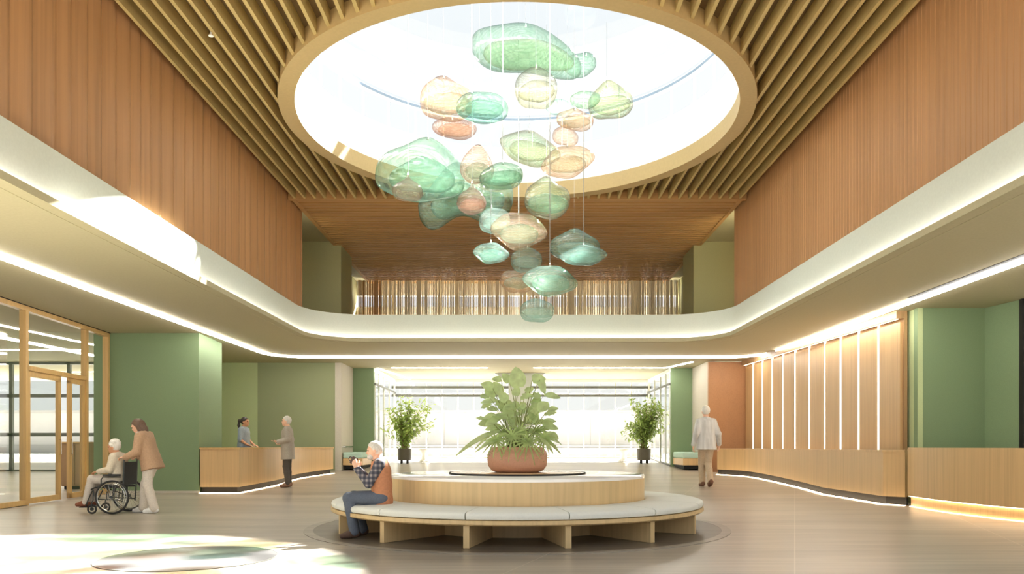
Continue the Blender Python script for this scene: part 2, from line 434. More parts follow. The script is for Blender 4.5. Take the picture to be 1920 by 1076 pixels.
# right
wall_path('wall_right_nook', M_green, [(5.25, 25.92), (6.2, 25.92)], 0.16, 0.3, Z_S)
wallbox('wall_right_pier', M_grey, 5.97, 6.2, 23.83, 25.92, 0.2, Z_S)
wall_path('wall_right_orange', M_orange, [(5.965, 23.68), (7.12, 23.68)], 0.14, 0.2, Z_S - 0.03)
wall_path('wall_right_panel', M_lgreen, [(7.72, 15.3), (7.69, 14.6)], 0.10, 0.0, Z_S)
wall_path('wall_right_green', M_green, [(7.69, 14.6), (8.98, 14.6), (9.12, 13.75)], 0.14, 0.0, Z_S)
wall_path('wall_right', M_band, [(9.12, 13.7), (9.4, 10.0), (9.6, 4.5)], 0.14, 0.0, Z_S)
wallbox('trim_7', M_dark, 9.08, 9.14, 13.66, 13.75, 0.0, Z_S)
wallbox('wall_right_side', M_soffit, 7.75, 12.5, 14.75, 24.5, 0.0, Z_S) if False else None
# ------------------------------------------------------------------ garden windows behind (window_2) and side glazing
def zfl(y): return zf(y)
wq = empty('window_2', (0, 30.4, 0.65)); struct(wq)
for s in (0,):
    mb = MB(); x = -4.9
    while x <= 5.3:
        mb.box(x - 0.02, x + 0.02, -0.04, 0.04, 0, 3.12); x += 0.63
    mb.box(-5.0, 5.35, -0.05, 0.05, 0, 0.06); mb.box(-5.0, 5.35, -0.05, 0.05, 3.0, 3.12)
    for z in (0.45, 1.85): mb.box(-5.0, 5.35, -0.02, 0.02, z, z + 0.03)
    mb.build('frame', M_whitemetal, wq, 0)
    mb = MB(); mb.box(-5.0, 5.35, -0.07, -0.045, 2.43, 2.53); mb.box(-5.0, 5.35, -0.07, -0.045, 2.76, 2.86)
    mb.build('bar', M_darkframe, wq, 0)
    MB().box(-5.0, 5.35, -0.004, 0.004, 0.03, 3.05).build('pane', M_pane, wq, 0)
for k, sx in ((3, -1), (4, 1)):
    x = 4.9 if sx < 0 else 5.25
    ws = empty('window_%d' % k, (sx * x, 28.2, 0.5)); struct(ws)
    mb = MB()
    for yy in (-2.1, -1.3, -0.3, 0.9, 2.1): mb.box(-0.03, 0.03, yy - 0.03, yy + 0.03, -0.1, 3.27)
    mb.box(-0.04, 0.04, -2.2, 2.2, 3.15, 3.27)
    mb.build('frame', M_whitemetal, ws, 0)
    MB().box(-0.05, 0.05, -2.2, 2.2, 2.7, 2.78).build('bar', M_darkframe, ws, 0)
    mb = MB().bar((0, -2.2, -0.07), (0, 2.2, 0.13), 0.08, 0.1); mb.build('sill', M_darkframe, ws, 0)
    MB().box(-0.004, 0.004, -2.1, 2.1, 0.1, 3.2).build('pane', M_pane, ws, 0)
# central column with a flared head
mb = MB()
for z0, z1, a, b in ((0.4, 2.9, 0.42, 0.42), (2.9, 3.45, 0.42, 0.42), (3.45, 3.78, 0.45, 0.95)):
    vs = []
    for z, w in ((z0, a), (z1, b)): vs += [(0.1 - w, 27.6, z), (0.1 + w, 27.6, z), (0.1 + w, 28.3, z), (0.1 - w, 28.3, z)]
    mb.add(vs, [(3,2,1,0),(4,5,6,7),(0,1,5,4),(1,2,6,5),(2,3,7,6),(3,0,4,7)])
struct(mb.build('column', M_band, smooth=0))
# light lines of the garden lounge ceiling
for i, (a, b, lab) in enumerate((((-4.25, 25.7), (-1.0, 25.7), 'short ceiling light line left of the planter, before the garden windows'),
                          ((0.55, 25.7), (5.05, 25.7), 'long ceiling light line right of the planter, before the garden windows'),
                          ((5.05, 25.7), (5.5, 23.9), 'short slanted ceiling light line above the right green nook'),
                          ((-4.75, 25.8), (-4.25, 30.0), 'slanted ceiling light line above the potted tree on the left'))):
    o = MB().bar((a[0], a[1], Z_S - 0.006), (b[0], b[1], Z_S - 0.006), 0.09, 0.03).build('ceiling_light_line', M_led, smooth=0)
    tag(o, lab, 'light', 'light lines on the rear ceiling')
# ------------------------------------------------------------------ glazed partition on the left (window_5, door_1, door_2)
GD = Vector((0.0909, -1, 0)).normalized(); G0 = Vector((-9.62, 17.82, 0)); GN = Vector((GD.y, -GD.x, 0))
def gp(s, z): p = G0 + GD * s; return Vector((p.x, p.y, z))
part_w = empty('window_5', (0, 0, 0)); struct(part_w)
def gbar(mb, s0, z0, s1, z1, w=0.09, d=0.1):
    """bar lying in the plane of the partition"""
    a, b = gp(s0, z0), gp(s1, z1)
    return mb.bar(a, b, d, w, (0, 0, 1)) if abs(z1 - z0) < 1e-3 else mb.bar(a, b, w, d, GN)
SA, SB = 3.5, 1.1
mb = MB()
for s in (0.045, SB, SA, 5.6, 7.7, 9.8, 12): gbar(mb, s, 0, s, Z_S, 0.1 if s < 5 else 0.08, 0.12)
gbar(mb, 0, Z_S - 0.05, 12, Z_S - 0.05, 0.1, 0.12); gbar(mb, SA, 0.05, 12, 0.05, 0.1, 0.12); gbar(mb, 0, 0.05, SB, 0.05, 0.1, 0.12)
gbar(mb, SB, 2.60, SA, 2.60, 0.09, 0.12)
mb.build('frame', M_frame, part_w, 0)
mb = MB(); gbar(mb, 0, Z_S - 0.006, 12, Z_S - 0.006, 0.012, 0.16); gbar(mb, SA, 0.004, 12, 0.004, 0.008, 0.14)
mb.build('gasket', M_dark, part_w, 0)
for (s0, s1, z0, z1) in ((0.09, SB - .05, .1, Z_S - .1), (SB + .05, SA - .05, 2.65, Z_S - .1), (SA + .05, 5.56, .1, Z_S - .1), (5.64, 7.66, .1, Z_S - .1), (7.74, 9.76, .1, Z_S - .1)):
    a, b = gp((s0), (z0 + z1) / 2), gp(s1, (z0 + z1) / 2)
    MB().bar(a, b, 0.008, z1 - z0).build('pane', M_pane, part_w, 0)
def door(name, s0, s1, dz=0.0):
    d = empty(name, gp((s0 + s1) / 2, 0)); struct(d); inv = Matrix.Translation(-d.location)
    mb = MB(); w = 0.11
    gbar(mb, s0 + w/2, 0.02, s0 + w/2, 2.5, w, 0.06); gbar(mb, s1 - w/2, 0.02, s1 - w/2, 2.5, w, 0.06)
    gbar(mb, s0, 2.5, s1, 2.5, w, 0.06); gbar(mb, s0, 0.075, s1, 0.075, w, 0.06)
    o = mb.build('frame', M_frame, d, 0); o.matrix_parent_inverse = inv
    o = MB().bar(gp(s0 + w, 1.28), gp(s1 - w, 1.28), 0.01, 2.4).build('pane', M_pane, d, 0); o.matrix_parent_inverse = inv
    sh = s1 - w / 2 if name == 'door_2' else s0 + w / 2
    a = gp(sh, 0.95) - GN * 0.06; b = gp(sh, 1.25) - GN * 0.06
    o = MB().tube([a + GN * 0.03, a, b, b + GN * 0.03], 0.009).build('handle', M_steel, d); o.matrix_parent_inverse = inv
door('door_1', 2.185, SA - 0.05); door('door_2', SB + 0.05, 1.836)

# lounge behind the partition
wl = empty('window_6', (-15, 24.0, zf(24))); struct(wl)
mb = MB()
for x in (-6.8, -4.2, -0.97, 0.85, 3.2, 5.2): mb.box(x - 0.05, x + 0.05, -0.05, 0.05, -0.05, 3.45)
for z in (1.1, 2.32): mb.box(-7, 5.3, -0.05, 0.05, z, z + 0.11)
mb.box(-7, 5.3, -0.05, 0.05, 3.36, 3.45); mb.box(-7, 5.3, -0.05, 0.05, -0.02, 0.05)
mb.build('frame', M_darkframe, wl, 0)
MB().box(-7, 5.3, -0.004, 0.004, 0, 3.4).build('pane', M_pane, wl, 0)
wallbox('wall_left_lounge', M_white, -22.4, -22.2, 8, 24.2, 0, Z_S)
for pts, w, lab in ((((-12.75, 14.5), (-12.3, 23.6)), 0.24, 'broad ceiling light line in the lounge behind the glass partition'),
               (((-11.35, 16.0), (-10.95, 21.5)), 0.08, 'thin ceiling light line in the lounge behind the glass partition'),
               (((-17.5, 20.9), (-11.9, 20.9)), 0.10, 'crosswise ceiling light line in the lounge before its windows')):
    o = MB().bar((*pts[0], Z_S - 0.006), (*pts[1], Z_S - 0.006), w, 0.03).build('ceiling_light_line', M_led, smooth=0)
    tag(o, lab, 'light', 'light lines in the glazed lounge')
cb = empty('cabinet', (-10.85, 18.9, zf(18.9)), 0, 'low brown wooden cabinet behind the glass partition near the green wall', 'cabinet')
M_brown = wood('brown wood', (160, 128, 92), 0.8, 1.0, (20, 20, 0.7))
MB().box(-0.34, 0.34, -0.25, 0.25, 0.06, 1.12).build('body', M_brown, cb, 0, bevel=0.005)
for s in (-1, 1): MB().box(s * 0.172 - 0.162, s * 0.172 + 0.162, -0.272, -0.25, 0.1, 1.08).build('door', M_brown, cb, 0)
MB().box(-0.36, 0.36, -0.28, 0.26, 1.12, 1.15).build('top', M_frame, cb, 0); MB().box(-0.3, 0.3, -0.2, 0.2, -0.06, 0.06).build('plinth', M_dark, cb, 0)

# ------------------------------------------------------------------ left reception counter
zfx = lambda d: (lambda x, y: zf(y) + d)
lp = [(-7.44, 17.82), (-6.52, 17.82)] + crom([(-6.52, 17.82), (-6.2, 19.6), (-6.16, 21.4), (-5.62, 23.2)], 8)[1:]
lc = empty('reception_counter', (0, 0, 0), 0, 'long pale oak reception counter on the left with a glowing base', 'counter')
MB().ribbon(lp, 0, 0.45, zfx(0.14), 1.045).build('body', M_counter, lc, 20)
MB().ribbon(lp, -0.03, 0.75, 1.045, 1.085).build('countertop', M_frame, lc, 20)
MB().ribbon(lp, 0.1, 0.42, zfx(-0.03), zfx(0.14)).build('plinth', M_dark, lc, 0)
MB().ribbon(lp, -0.06, 0.02, zfx(0.0), zfx(0.012)).build('light_strip', M_floorled, lc, 0)
hr = empty('handrail', (-5.58, 24.9, 1.1), 0, 'short steel handrail on the grey pier beside the left counter', 'handrail')
MB().tube([(0, -0.6, 0), (0.07, -0.6, 0), (0.07, 0.6, 0), (0, 0.6, 0)], 0.022).build('rail', M_steel, hr)
for y in (-0.3, 0.3): MB().tube([(0, y, -0.02), (0.07, y, -0.02)], 0.012).build('bracket', M_steel, hr)

# ------------------------------------------------------------------ right counter
rp = [(7.27, 14.25), (7.0, 14.55)] + crom([(7.0, 14.55), (7.05, 17.0), (7.02, 19.4), (6.72, 21.9), (5.98, 22.75)], 8)[1:]
rp = rp[::-1]
rc = empty('wall_counter', (0, 0, 0), 0, 'long curving oak counter under the lit wood panels on the right', 'counter')
MB().ribbon(rp, 0, 0.12, zfx(0.16), 1.0).build('body', M_counter, rc, 20)
MB().ribbon(rp, -0.02, 0.34, 1.0, 1.045).build('countertop', M_whitemetal if False else M_counter, rc, 20)
MB().ribbon(rp, 0.07, 0.12, zfx(-0.03), zfx(0.16)).build('plinth', M_dark, rc, 0)
MB().ribbon(rp, -0.07, 0.03, zfx(0.0), zfx(0.012)).build('light_strip', M_floorled, rc, 0)

# ------------------------------------------------------------------ wood panelling with light strips
pw = empty('panel_wall', (0, 0, 0), 0, 'wall of tall oak panels divided by thin vertical light strips', 'panelling')
def wx(y): return 7.53 - (y - 14.9) * 0.0512
cuts = [14.92, 15.76, 16.58, 17.4, 18.2, 19.05, 19.9, 20.7, 21.45, 22.2, 22.95, 23.62]
for i in range(len(cuts) - 1):
    y0, y1 = cuts[i] + 0.03, cuts[i + 1] - 0.03
    MB().ribbon([(wx(y0), y0), (wx(y1), y1)], 0, -0.05, 1.0, 3.56).build('panel', M_oakpanel, pw, 0)
    if i: MB().ribbon([(wx(cuts[i]) - 0.012, cuts[i] - 0.014), (wx(cuts[i]) - 0.012, cuts[i] + 0.014)], 0, -0.04, 1.0, 3.7).build('light_strip', M_strip, pw, 0)
ends = [(wx(14.9), 14.9), (wx(23.66), 23.66)]
MB().ribbon(ends, -0.055, -0.12, 0.0, Z_S).build('backing', M_brown, pw, 0)
MB().ribbon(ends, 0.10, -0.05, 3.62, Z_S).build('header', M_brown, pw, 0)
MB().ribbon([(wx(14.95), 14.95), (wx(23.6), 23.6)], 0.05, 0.03, 3.611, 3.619).build('light_strip', M_warm, pw, 0)

# curved desk at the far right
dk = empty('reception_desk', (0, 0, 0), 0, 'curved oak reception desk at the right edge with a glowing line near the floor', 'desk')
dp = crom([(7.24, 14.1), (7.18, 13.4), (7.2, 12.5), (7.45, 11.2), (8.1, 10.0)], 10)[::-1]
MB().ribbon(dp, 0, -0.1, 0.2, 1.09).build('front', M_counter, dk, 20)
MB().ribbon(dp, -0.1, -0.6, 0.95, 1.0).build('worktop', M_counter, dk, 20)
MB().ribbon(dp, -0.06, -0.12, 0.0, 0.2).build('base', M_counter, dk, 20)
MB().ribbon(dp, -0.02, -0.05, 0.185, 0.199).build('light_strip', M_warm, dk, 0)
MB().ribbon(dp, -0.03, -0.058, 0.0, 0.008).build('light_strip', M_floorled, dk, 0)

# ------------------------------------------------------------------ nook seats
M_mint = plain('mint upholstery', (176, 204, 190), 0.8, 0.05, 80, bump=0.05)
for sx, lab in ((-1, 'mint cushioned nook seat behind the seated man on the left'), (1, 'mint cushioned nook seat under the right green wall panel')):
    x0, x1 = (4.95, 5.58) if sx < 0 else (5.3, 5.95)
    zb = zf(25.5); nk = empty('nook_seat', (sx * (x0 + x1) / 2, 25.4, zb), 0, lab, 'bench', 'mint nook seats')
    hw = (x1 - x0) / 2
    MB().box(-hw, hw, -1.1, 0.48, 0.1, 0.32).build('base', M_counter, nk, 0, bevel=0.01)
    MB().box(-hw, hw, -1.1, 0.48, 0.32, 0.52).build('cushion', M_mint, nk, 0, bevel=0.04)
    MB().box(-hw + .05, hw - .05, -1.0, 0.5, -0.02, 0.1).build('plinth', M_dark, nk, 0)

# ------------------------------------------------------------------ round bench
bn = empty('round_bench', (BX, BY, 0), 0, 'round pale oak bench with a raised white topped drum in the middle of the hall', 'bench')
MB().lathe([(1.70, .255), (2.53, .255), (2.55, .27), (2.55, .312), (1.70, .312)], n=128, closed_prof=True).build('rim', M_bench, bn)
MB().lathe([(1.45, 0.006), (1.5, 0.006), (1.5, .255), (1.45, .255)], n=96, closed_prof=True).build('base_wall', M_bench, bn)
for k in range(14):
    a = -PI / 2 + PI / 14 + 2 * PI * k / 14; c, s = math.cos(a), math.sin(a)
    MB().bar((1.5 * c, 1.5 * s, .1305), (2.5 * c, 2.5 * s, .1305), 0.07, 0.249).build('leg', M_bench, bn, 0, bevel=0.004)
MB().lathe([(1.60, .312), (1.765, .312), (1.765, .69), (1.60, .69)], n=128, closed_prof=True).build('drum', M_bench, bn)
M_top = plain('white lacquer top', (246, 245, 243), 0.1, 0.015, 12)
MB().lathe([(0.001, .67), (0.001, .73), (1.755, .73), (1.77, .72), (1.77, .69), (1.6, .69), (1.6, .67)], n=128).build('top', M_top, bn)
ds = MB().lathe([(0.001, .73), (0.001, .752), (0.93, .752), (0.945, .745), (0.945, .730)], n=96).build('inlay', M_frame, bn)
M_disc2 = wood('inlay veneer', (196, 168, 132), 0.85, 1.0, (1.0, 14, 14), 0.2); ds.data.materials[0] = M_disc2
MB().lathe([(0.946, .730), (0.946, .7535), (0.958, .7535), (0.958, .730)], n=96, closed_prof=True).build('inlay_edge', M_dark, bn)
M_cush = plain('pale grey upholstery', (224, 226, 219), 0.75, 0.03, 60, bump=0.04)
where = ['in front of the terracotta planter, nearest of all', 'first right of the nearest one', 'second right of the nearest one', 'at the right end',
         'just past the right end', 'at the rear right, behind the drum', 'at the rear, right of the middle', 'at the very rear behind the planter', 'at the rear, left of the middle', 'at the rear left, behind the drum',
         'just behind the left end, past the seated man', 'at the left end, beside the seated man', 'carrying the seated man', 'first left of the nearest one']
where = where[:14]
for k in range(14):
    a = -PI / 2 + 2 * PI * k / 14; g = 0.006; hw = PI / 14
    pr = [(1.78, .313), (2.50, .313), (2.535, .325), (2.545, .36), (2.535, .385), (2.49, .402), (2.15, .414), (1.80, .410), (1.775, .395)]
    o = MB().lathe(pr, (0, 0, -.313), 14, a - hw + g / 2.2, a + hw - g / 2.2, True).build('bench_cushion', M_cush, smooth=50, loc=(BX, BY, .313))
    if k == 0: lab = 'pale grey curved cushion of the round bench, in front of the planter, nearest of all'
    else: lab = 'grey curved cushion of the round bench, ' + where[k]
    tag(o, lab, 'cushion', 'cushions round the bench')

# sprinkler between the slats
p = at(409, 61, (Z_C - H) / (CY - 61) * F); sp = empty('ceiling_sprinkler', (p.x - 0.1, p.y, Z_C - 0.02), 0, 'tiny white sprinkler between the ceiling slats on the left', 'sprinkler')
MB().tube([(0, 0, 0.19), (0, 0, 0.0)], 0.012).build('pipe', M_white, sp); MB().lathe([(0.001, -.03), (.035, -.03), (.035, -.022), (.012, 0), (.001, 0)], n=16).build('deflector', M_white, sp)

# ------------------------------------------------------------------ outside, seen through the windows
M_ext = plain('pale render', (196, 190, 184), 0.8, 0.03, 2); M_pave = plain('pale paving', (180, 176, 170), 0.8, 0.05, 3)
M_extd = plain('pale render, darker course', (176, 170, 164), 0.8, 0.03, 2)
M_grass = plain('lawn', (142, 168, 96), 0.9, 0.15, 20)
struct(MB().box(-45, 45, 31.05, 90, 0.2, 0.6).build('ground_outside', M_pave, smooth=0))
struct(MB().box(-45, -9.6, 24.2, 31.04, 0.0, 0.3).build('ground_outside', M_pave, smooth=0))
struct(MB().box(-45, -9.6, 25.5, 30, 0.3, 0.36).build('ground_lawn', M_grass, smooth=0))
bl = empty('building', (0, 52, 0.6), 0, 'long pale flat building outside beyond the garden windows', 'building')
MB().box(-40, 40, 0, 8, 0, 2.9).build('wall', M_ext, bl, 0)
MB().box(-40.1, 40.1, -0.1, 8.1, 2.75, 2.95).build('parapet', M_extd, bl, 0)
MB().box(-40.1, 40.1, -0.06, 8.1, 0, 0.62).build('plinth', M_extd, bl, 0)
for i in range(9):
    MB().box(-20 + i * 5 - 0.03, -20 + i * 5 + .03, -0.03, 0, 0.62, 2.75).build('joint', M_extd, bl, 0)
lw = MB().box(-6, 6.5, 0, 0.4, 0, 0.42).build('garden_wall', M_ext, smooth=0, loc=(0, 34, .6)); tag(lw, 'low pale garden wall just outside the rear windows', 'wall')
# ------------------------------------------------------------------ bead curtain on the gallery
rnd = random.Random(3); mb = MB()
M_bead = wood('pale curtain strand', (232, 220, 194), 0.8, 1.0, (30, 30, 1)); M_beadd = wood('brown curtain strand', (186, 148, 108), 0.8, 1.0, (30, 30, 1))
mb2 = MB(); x = -5.55
while x < 5.7:
    w = rnd.uniform(0.012, 0.03); y = 26.6 + rnd.uniform(-0.05, 0.05)
    (mb2 if x < -4.75 else mb).box(x - w, x + w, y - 0.012, y + 0.012, 4.06, 6.92); x += rnd.uniform(0.04, 0.066)
o = mb.build('strand_curtain', M_bead, smooth=0); tag(o, 'pale strand curtain hanging across the back of the upper gallery', 'curtain', kind='stuff')
o = mb2.build('slat_screen', M_beadd, smooth=0); tag(o, 'brown slatted screen at the left end of the pale strand curtain', 'screen')

# ------------------------------------------------------------------ blown glass pendants
def glass(name, base, vein, edge, milk=0.035, bands=5.0, veinamt=0.75):
    m, nt, b = newmat(name); nt.nodes.remove(b); out = nt.nodes['Material Output']; L = nt.links.new
    tc = nt.nodes.new('ShaderNodeTexCoord'); mp = nt.nodes.new('ShaderNodeMapping'); mp.inputs['Scale'].default_value = (1, 1, 2.2)
    L(tc.outputs['Object'], mp.inputs[0])
    wv = nt.nodes.new('ShaderNodeTexWave'); wv.wave_type = 'RINGS'; wv.rings_direction = 'Y'; wv.inputs['Scale'].default_value = bands * 0.8
    wv.inputs['Distortion'].default_value = 6.0; wv.inputs['Detail'].default_value = 1.0; wv.inputs['Detail Scale'].default_value = 1.0
    L(mp.outputs[0], wv.inputs['Vector'])
    r = ramp(nt, wv.outputs[0], [(0.0, (0, 0, 0, 1)), (0.70, (0.03, 0.03, 0.03, 1)), (0.90, (veinamt,) * 3 + (1,)), (1.0, (veinamt * .5,) * 3 + (1,))])
    n = nt.nodes.new('ShaderNodeTexNoise'); n.inputs['Scale'].default_value = 2.2; n.inputs['Detail'].default_value = 3; L(tc.outputs['Object'], n.inputs['Vector'])
    r2 = ramp(nt, n.outputs[0], [(0.42, (0, 0, 0, 1)), (0.68, (0.3, 0.3, 0.3, 1))])
    mxv = nt.nodes.new('ShaderNodeMath'); mxv.operation = 'MAXIMUM'; L(r.outputs[0], mxv.inputs[0]); L(r2.outputs[0], mxv.inputs[1])
    c1 = nt.nodes.new('ShaderNodeMix'); c1.data_type = 'RGBA'; c1.inputs['A'].default_value = lin(base); c1.inputs['B'].default_value = lin(vein)
    L(mxv.outputs[0], c1.inputs['Factor'])
    lw = nt.nodes.new('ShaderNodeLayerWeight'); lw.inputs[0].default_value = 0.5
    pw = nt.nodes.new('ShaderNodeMath'); pw.operation = 'POWER'; pw.inputs[1].default_value = 2.2; L(lw.outputs['Facing'], pw.inputs[0])
    c2 = nt.nodes.new('ShaderNodeMix'); c2.data_type = 'RGBA'; L(pw.outputs[0], c2.inputs['Factor']); L(c1.outputs['Result'], c2.inputs['A']); c2.inputs['B'].default_value = lin(edge)
    col = c2.outputs['Result']
    cl = nt.nodes.new('ShaderNodeMix'); cl.data_type = 'RGBA'; cl.inputs['Factor'].default_value = 0.3; cl.inputs['B'].default_value = (1, 1, 1, 1); L(col, cl.inputs['A'])
    t = nt.nodes.new('ShaderNodeBsdfTransparent'); L(cl.outputs['Result'], t.inputs[0])
    g = nt.nodes.new('ShaderNodeBsdfGlossy'); g.inputs['Roughness'].default_value = 0.04
    bp = nt.nodes.new('ShaderNodeBump'); bp.inputs['Strength'].default_value = 0.15; bp.inputs['Distance'].default_value = 0.03
    L(wv.outputs[0], bp.inputs['Height']); L(bp.outputs[0], g.inputs['Normal'])
    d = nt.nodes.new('ShaderNodeBsdfTranslucent'); L(cl.outputs['Result'], d.inputs[0]); d2 = nt.nodes.new('ShaderNodeBsdfDiffuse'); L(cl.outputs['Result'], d2.inputs[0])
    md = nt.nodes.new('ShaderNodeMixShader'); md.inputs[0].default_value = 0.8; L(d.outputs[0], md.inputs[1]); L(d2.outputs[0], md.inputs[2])
    m1 = nt.nodes.new('ShaderNodeMixShader'); mk = nt.nodes.new('ShaderNodeMath'); mk.operation = 'MULTIPLY_ADD'; mk.inputs[1].default_value = 0.12; mk.inputs[2].default_value = milk
    L(mxv.outputs[0], mk.inputs[0]); L(mk.outputs[0], m1.inputs[0]); L(t.outputs[0], m1.inputs[1]); L(md.outputs[0], m1.inputs[2])
    fr = nt.nodes.new('ShaderNodeMath'); fr.operation = 'MULTIPLY_ADD'; fr.inputs[1].default_value = 0.16; fr.inputs[2].default_value = 0.04; L(pw.outputs[0], fr.inputs[0])
    m2 = nt.nodes.new('ShaderNodeMixShader'); L(fr.outputs[0], m2.inputs[0]); L(m1.outputs[0], m2.inputs[1]); L(g.outputs[0], m2.inputs[2])
    L(m2.outputs[0], out.inputs[0]); return m
GL = {
 'green': glass('green swirled glass', (226, 244, 232), (66, 166, 120), (24, 108, 78)),
 'teal': glass('teal glass', (220, 244, 238), (70, 180, 160), (14, 116, 104)),
 'pale': glass('pale sea green glass', (222, 242, 232), (130, 204, 178), (40, 140, 110), 0.045, 3.0, 0.45),
 'amber': glass('amber glass', (250, 242, 228), (212, 150, 90), (160, 104, 56)),
 'rose': glass('rose brown glass', (248, 234, 222), (180, 112, 76), (134, 74, 46), 0.05, 8.0, 0.9),
 'clear': glass('clear glass', (246, 248, 242), (206, 190, 140), (126, 124, 92), 0.03, 8.0, 0.6),
 'mix': glass('green and amber glass', (238, 244, 226), (100, 176, 110), (130, 104, 40), 0.04, 6.0),
 'ice': glass('icy clear glass', (236, 246, 242), (196, 230, 222), (90, 170, 156), 0.04, 6.0, 0.6),
 'lteal': glass('teal glass lightened for shade', (226, 246, 240), (90, 192, 172), (40, 150, 132), 0.11),  # milkier, paler copies: brightness put into the glass of pendants hanging in shade
 'lamber': glass('amber glass lightened for shade', (252, 244, 230), (222, 170, 104), (190, 150, 100), 0.10),
 'lice': glass('icy glass lightened for shade', (240, 248, 245), (160, 212, 200), (120, 190, 176), 0.11, 6.0, 0.6),
 'lgreen': glass('milky green glass', (232, 246, 236), (84, 184, 146), (60, 150, 120), 0.11)}  # milk raised here too, to brighten glass hanging out of the sun
M_cable = plain('thin steel cable', (178, 182, 186), 0.35, 0.05, 30, metal=0.6)
ROOF = 7.0 + 1.662

def blob(a, b, c, kind, seed, tilt, nu=56, nv=36, s=1.0):
    rd = random.Random(seed); ph = [rd.uniform(0, 6.28) for _ in range(6)]
    vs = []; fs = []; R = Matrix.Rotation(tilt, 3, 'Y')
    for i in range(nv + 1):
        t = PI / 2 - PI * i / nv; st, ct = math.sin(t), max(0.0, math.cos(t))
        for j in range(nu):
            f = 2 * PI * j / nu; rad = 1 + 0.06 * math.sin(2 * f + ph[0]) + 0.035 * math.sin(3 * f + ph[1])
            if kind == 'lens':      # pointed at both ends, like an eye
                rad *= 1 + 0.20 * abs(math.cos(f)) ** 4 * ct ** 4; e = 1.15
            elif kind in ('wave', 'plate', 'bag', 'peak'): e = 0.72
            else: e = 0.9
            x = a * rad * ct ** (0.85 if kind != 'lens' else 1.0) * math.cos(f); y = b * rad * ct ** 0.9 * math.sin(f)
            z = c * math.copysign(abs(st) ** e, st)
            u = x / a
            if kind == 'wave': z += c * (-0.42 * u + 0.30 * math.sin(2.6 * u + 0.7)) ; z *= 1 - 0.10 * u
            if kind == 'plate': z += c * 0.42 * math.cos(4.2 * u + 0.35)
            if kind == 'bag': z = z * 0.78 + (c * 0.34 * math.exp(-((u - 0.1) / 0.42) ** 2) * min(1, 2 * st) if st > 0 else 0) - c * .1
            if kind == 'peak' and st > 0: z += c * 0.30 * math.exp(-((u + 0.08) / 0.36) ** 2) * (1 - (1 - st) ** 2)
            if kind == 'drop' and st > 0: z += c * 0.85 * st ** 9; 
            if kind == 'drop' and st > 0.8: q = 1 - 0.75 * (st - 0.8) / 0.2; x *= q; y *= q
            if kind == 'ridge' and st > 0:
                z += c * 0.8 * st ** 7; z += 0.05 * c * math.sin(11 * st)
            z += c * 0.05 * math.sin(5 * u + ph[2]) + c * 0.05 * math.sin(4 * y / b + ph[3])
            vs.append(R @ (Vector((x, y, z)) * s))
    for i in range(nv):
        for j in range(nu):
            j2 = (j + 1) % nu; fs.append((i*nu+j, (i+1)*nu+j, (i+1)*nu+j2, i*nu+j2))
    return vs, fs
def pendant(px, py, w, h, Y, kind, tilt, key, label, cable=0.0013, inner=None):
    p = at(px, py, Y); k = Y / F; a = w / 2 * k
    if kind == 'lens': a /= 1.14
    sl = (CY - py) / Y                                     # px per metre of depth, seen from below
    b = 0.78 * a
    while b * sl > 0.72 * h / 2 and b > 0.3 * a: b *= 0.95
    c = math.sqrt(max((h / 2) ** 2 - (b * sl) ** 2, (0.25 * h) ** 2)) * k
    e = empty('glass_pendant', p, 0, label, 'pendant', 'blown glass pendants under the skylight')
    vs, fs = blob(a, b, c, kind, px * 7 + py, math.radians(tilt)); MB().add(vs, fs).build('glass_body', GL[key], e, 60)
    top = max(vs, key=lambda v: v.z - 0.3 * abs(v.x)) if kind in ('wave', 'lens', 'plate') else max(vs, key=lambda v: v.z)
    top = Vector(top)
    if inner and w > 55:
        vi, fi = blob(a, b, c, kind if kind in ('wave', 'bag', 'plate') else 'ball', px, math.radians(tilt), 40, 24, 0.80)
        MB().add([Vector((v.x + 0.04 * a, v.y, v.z * 0.6 - 0.16 * c)) for v in vi], fi).build('inner_layer', GL[inner], e, 60)
    MB().lathe([(0.001, 0.05), (0.006, 0.045), (0.012, 0.015), (0.018, 0.0), (0.014, -0.012), (0.001, -0.012)], top, 12).build('cap', M_steel, e)
    MB().tube([top + Vector((0, 0, 0.03)), Vector((top.x, top.y, ROOF - p.z))], cable, 6).build('cable', M_cable, e)
    return e
TH = 0.0055
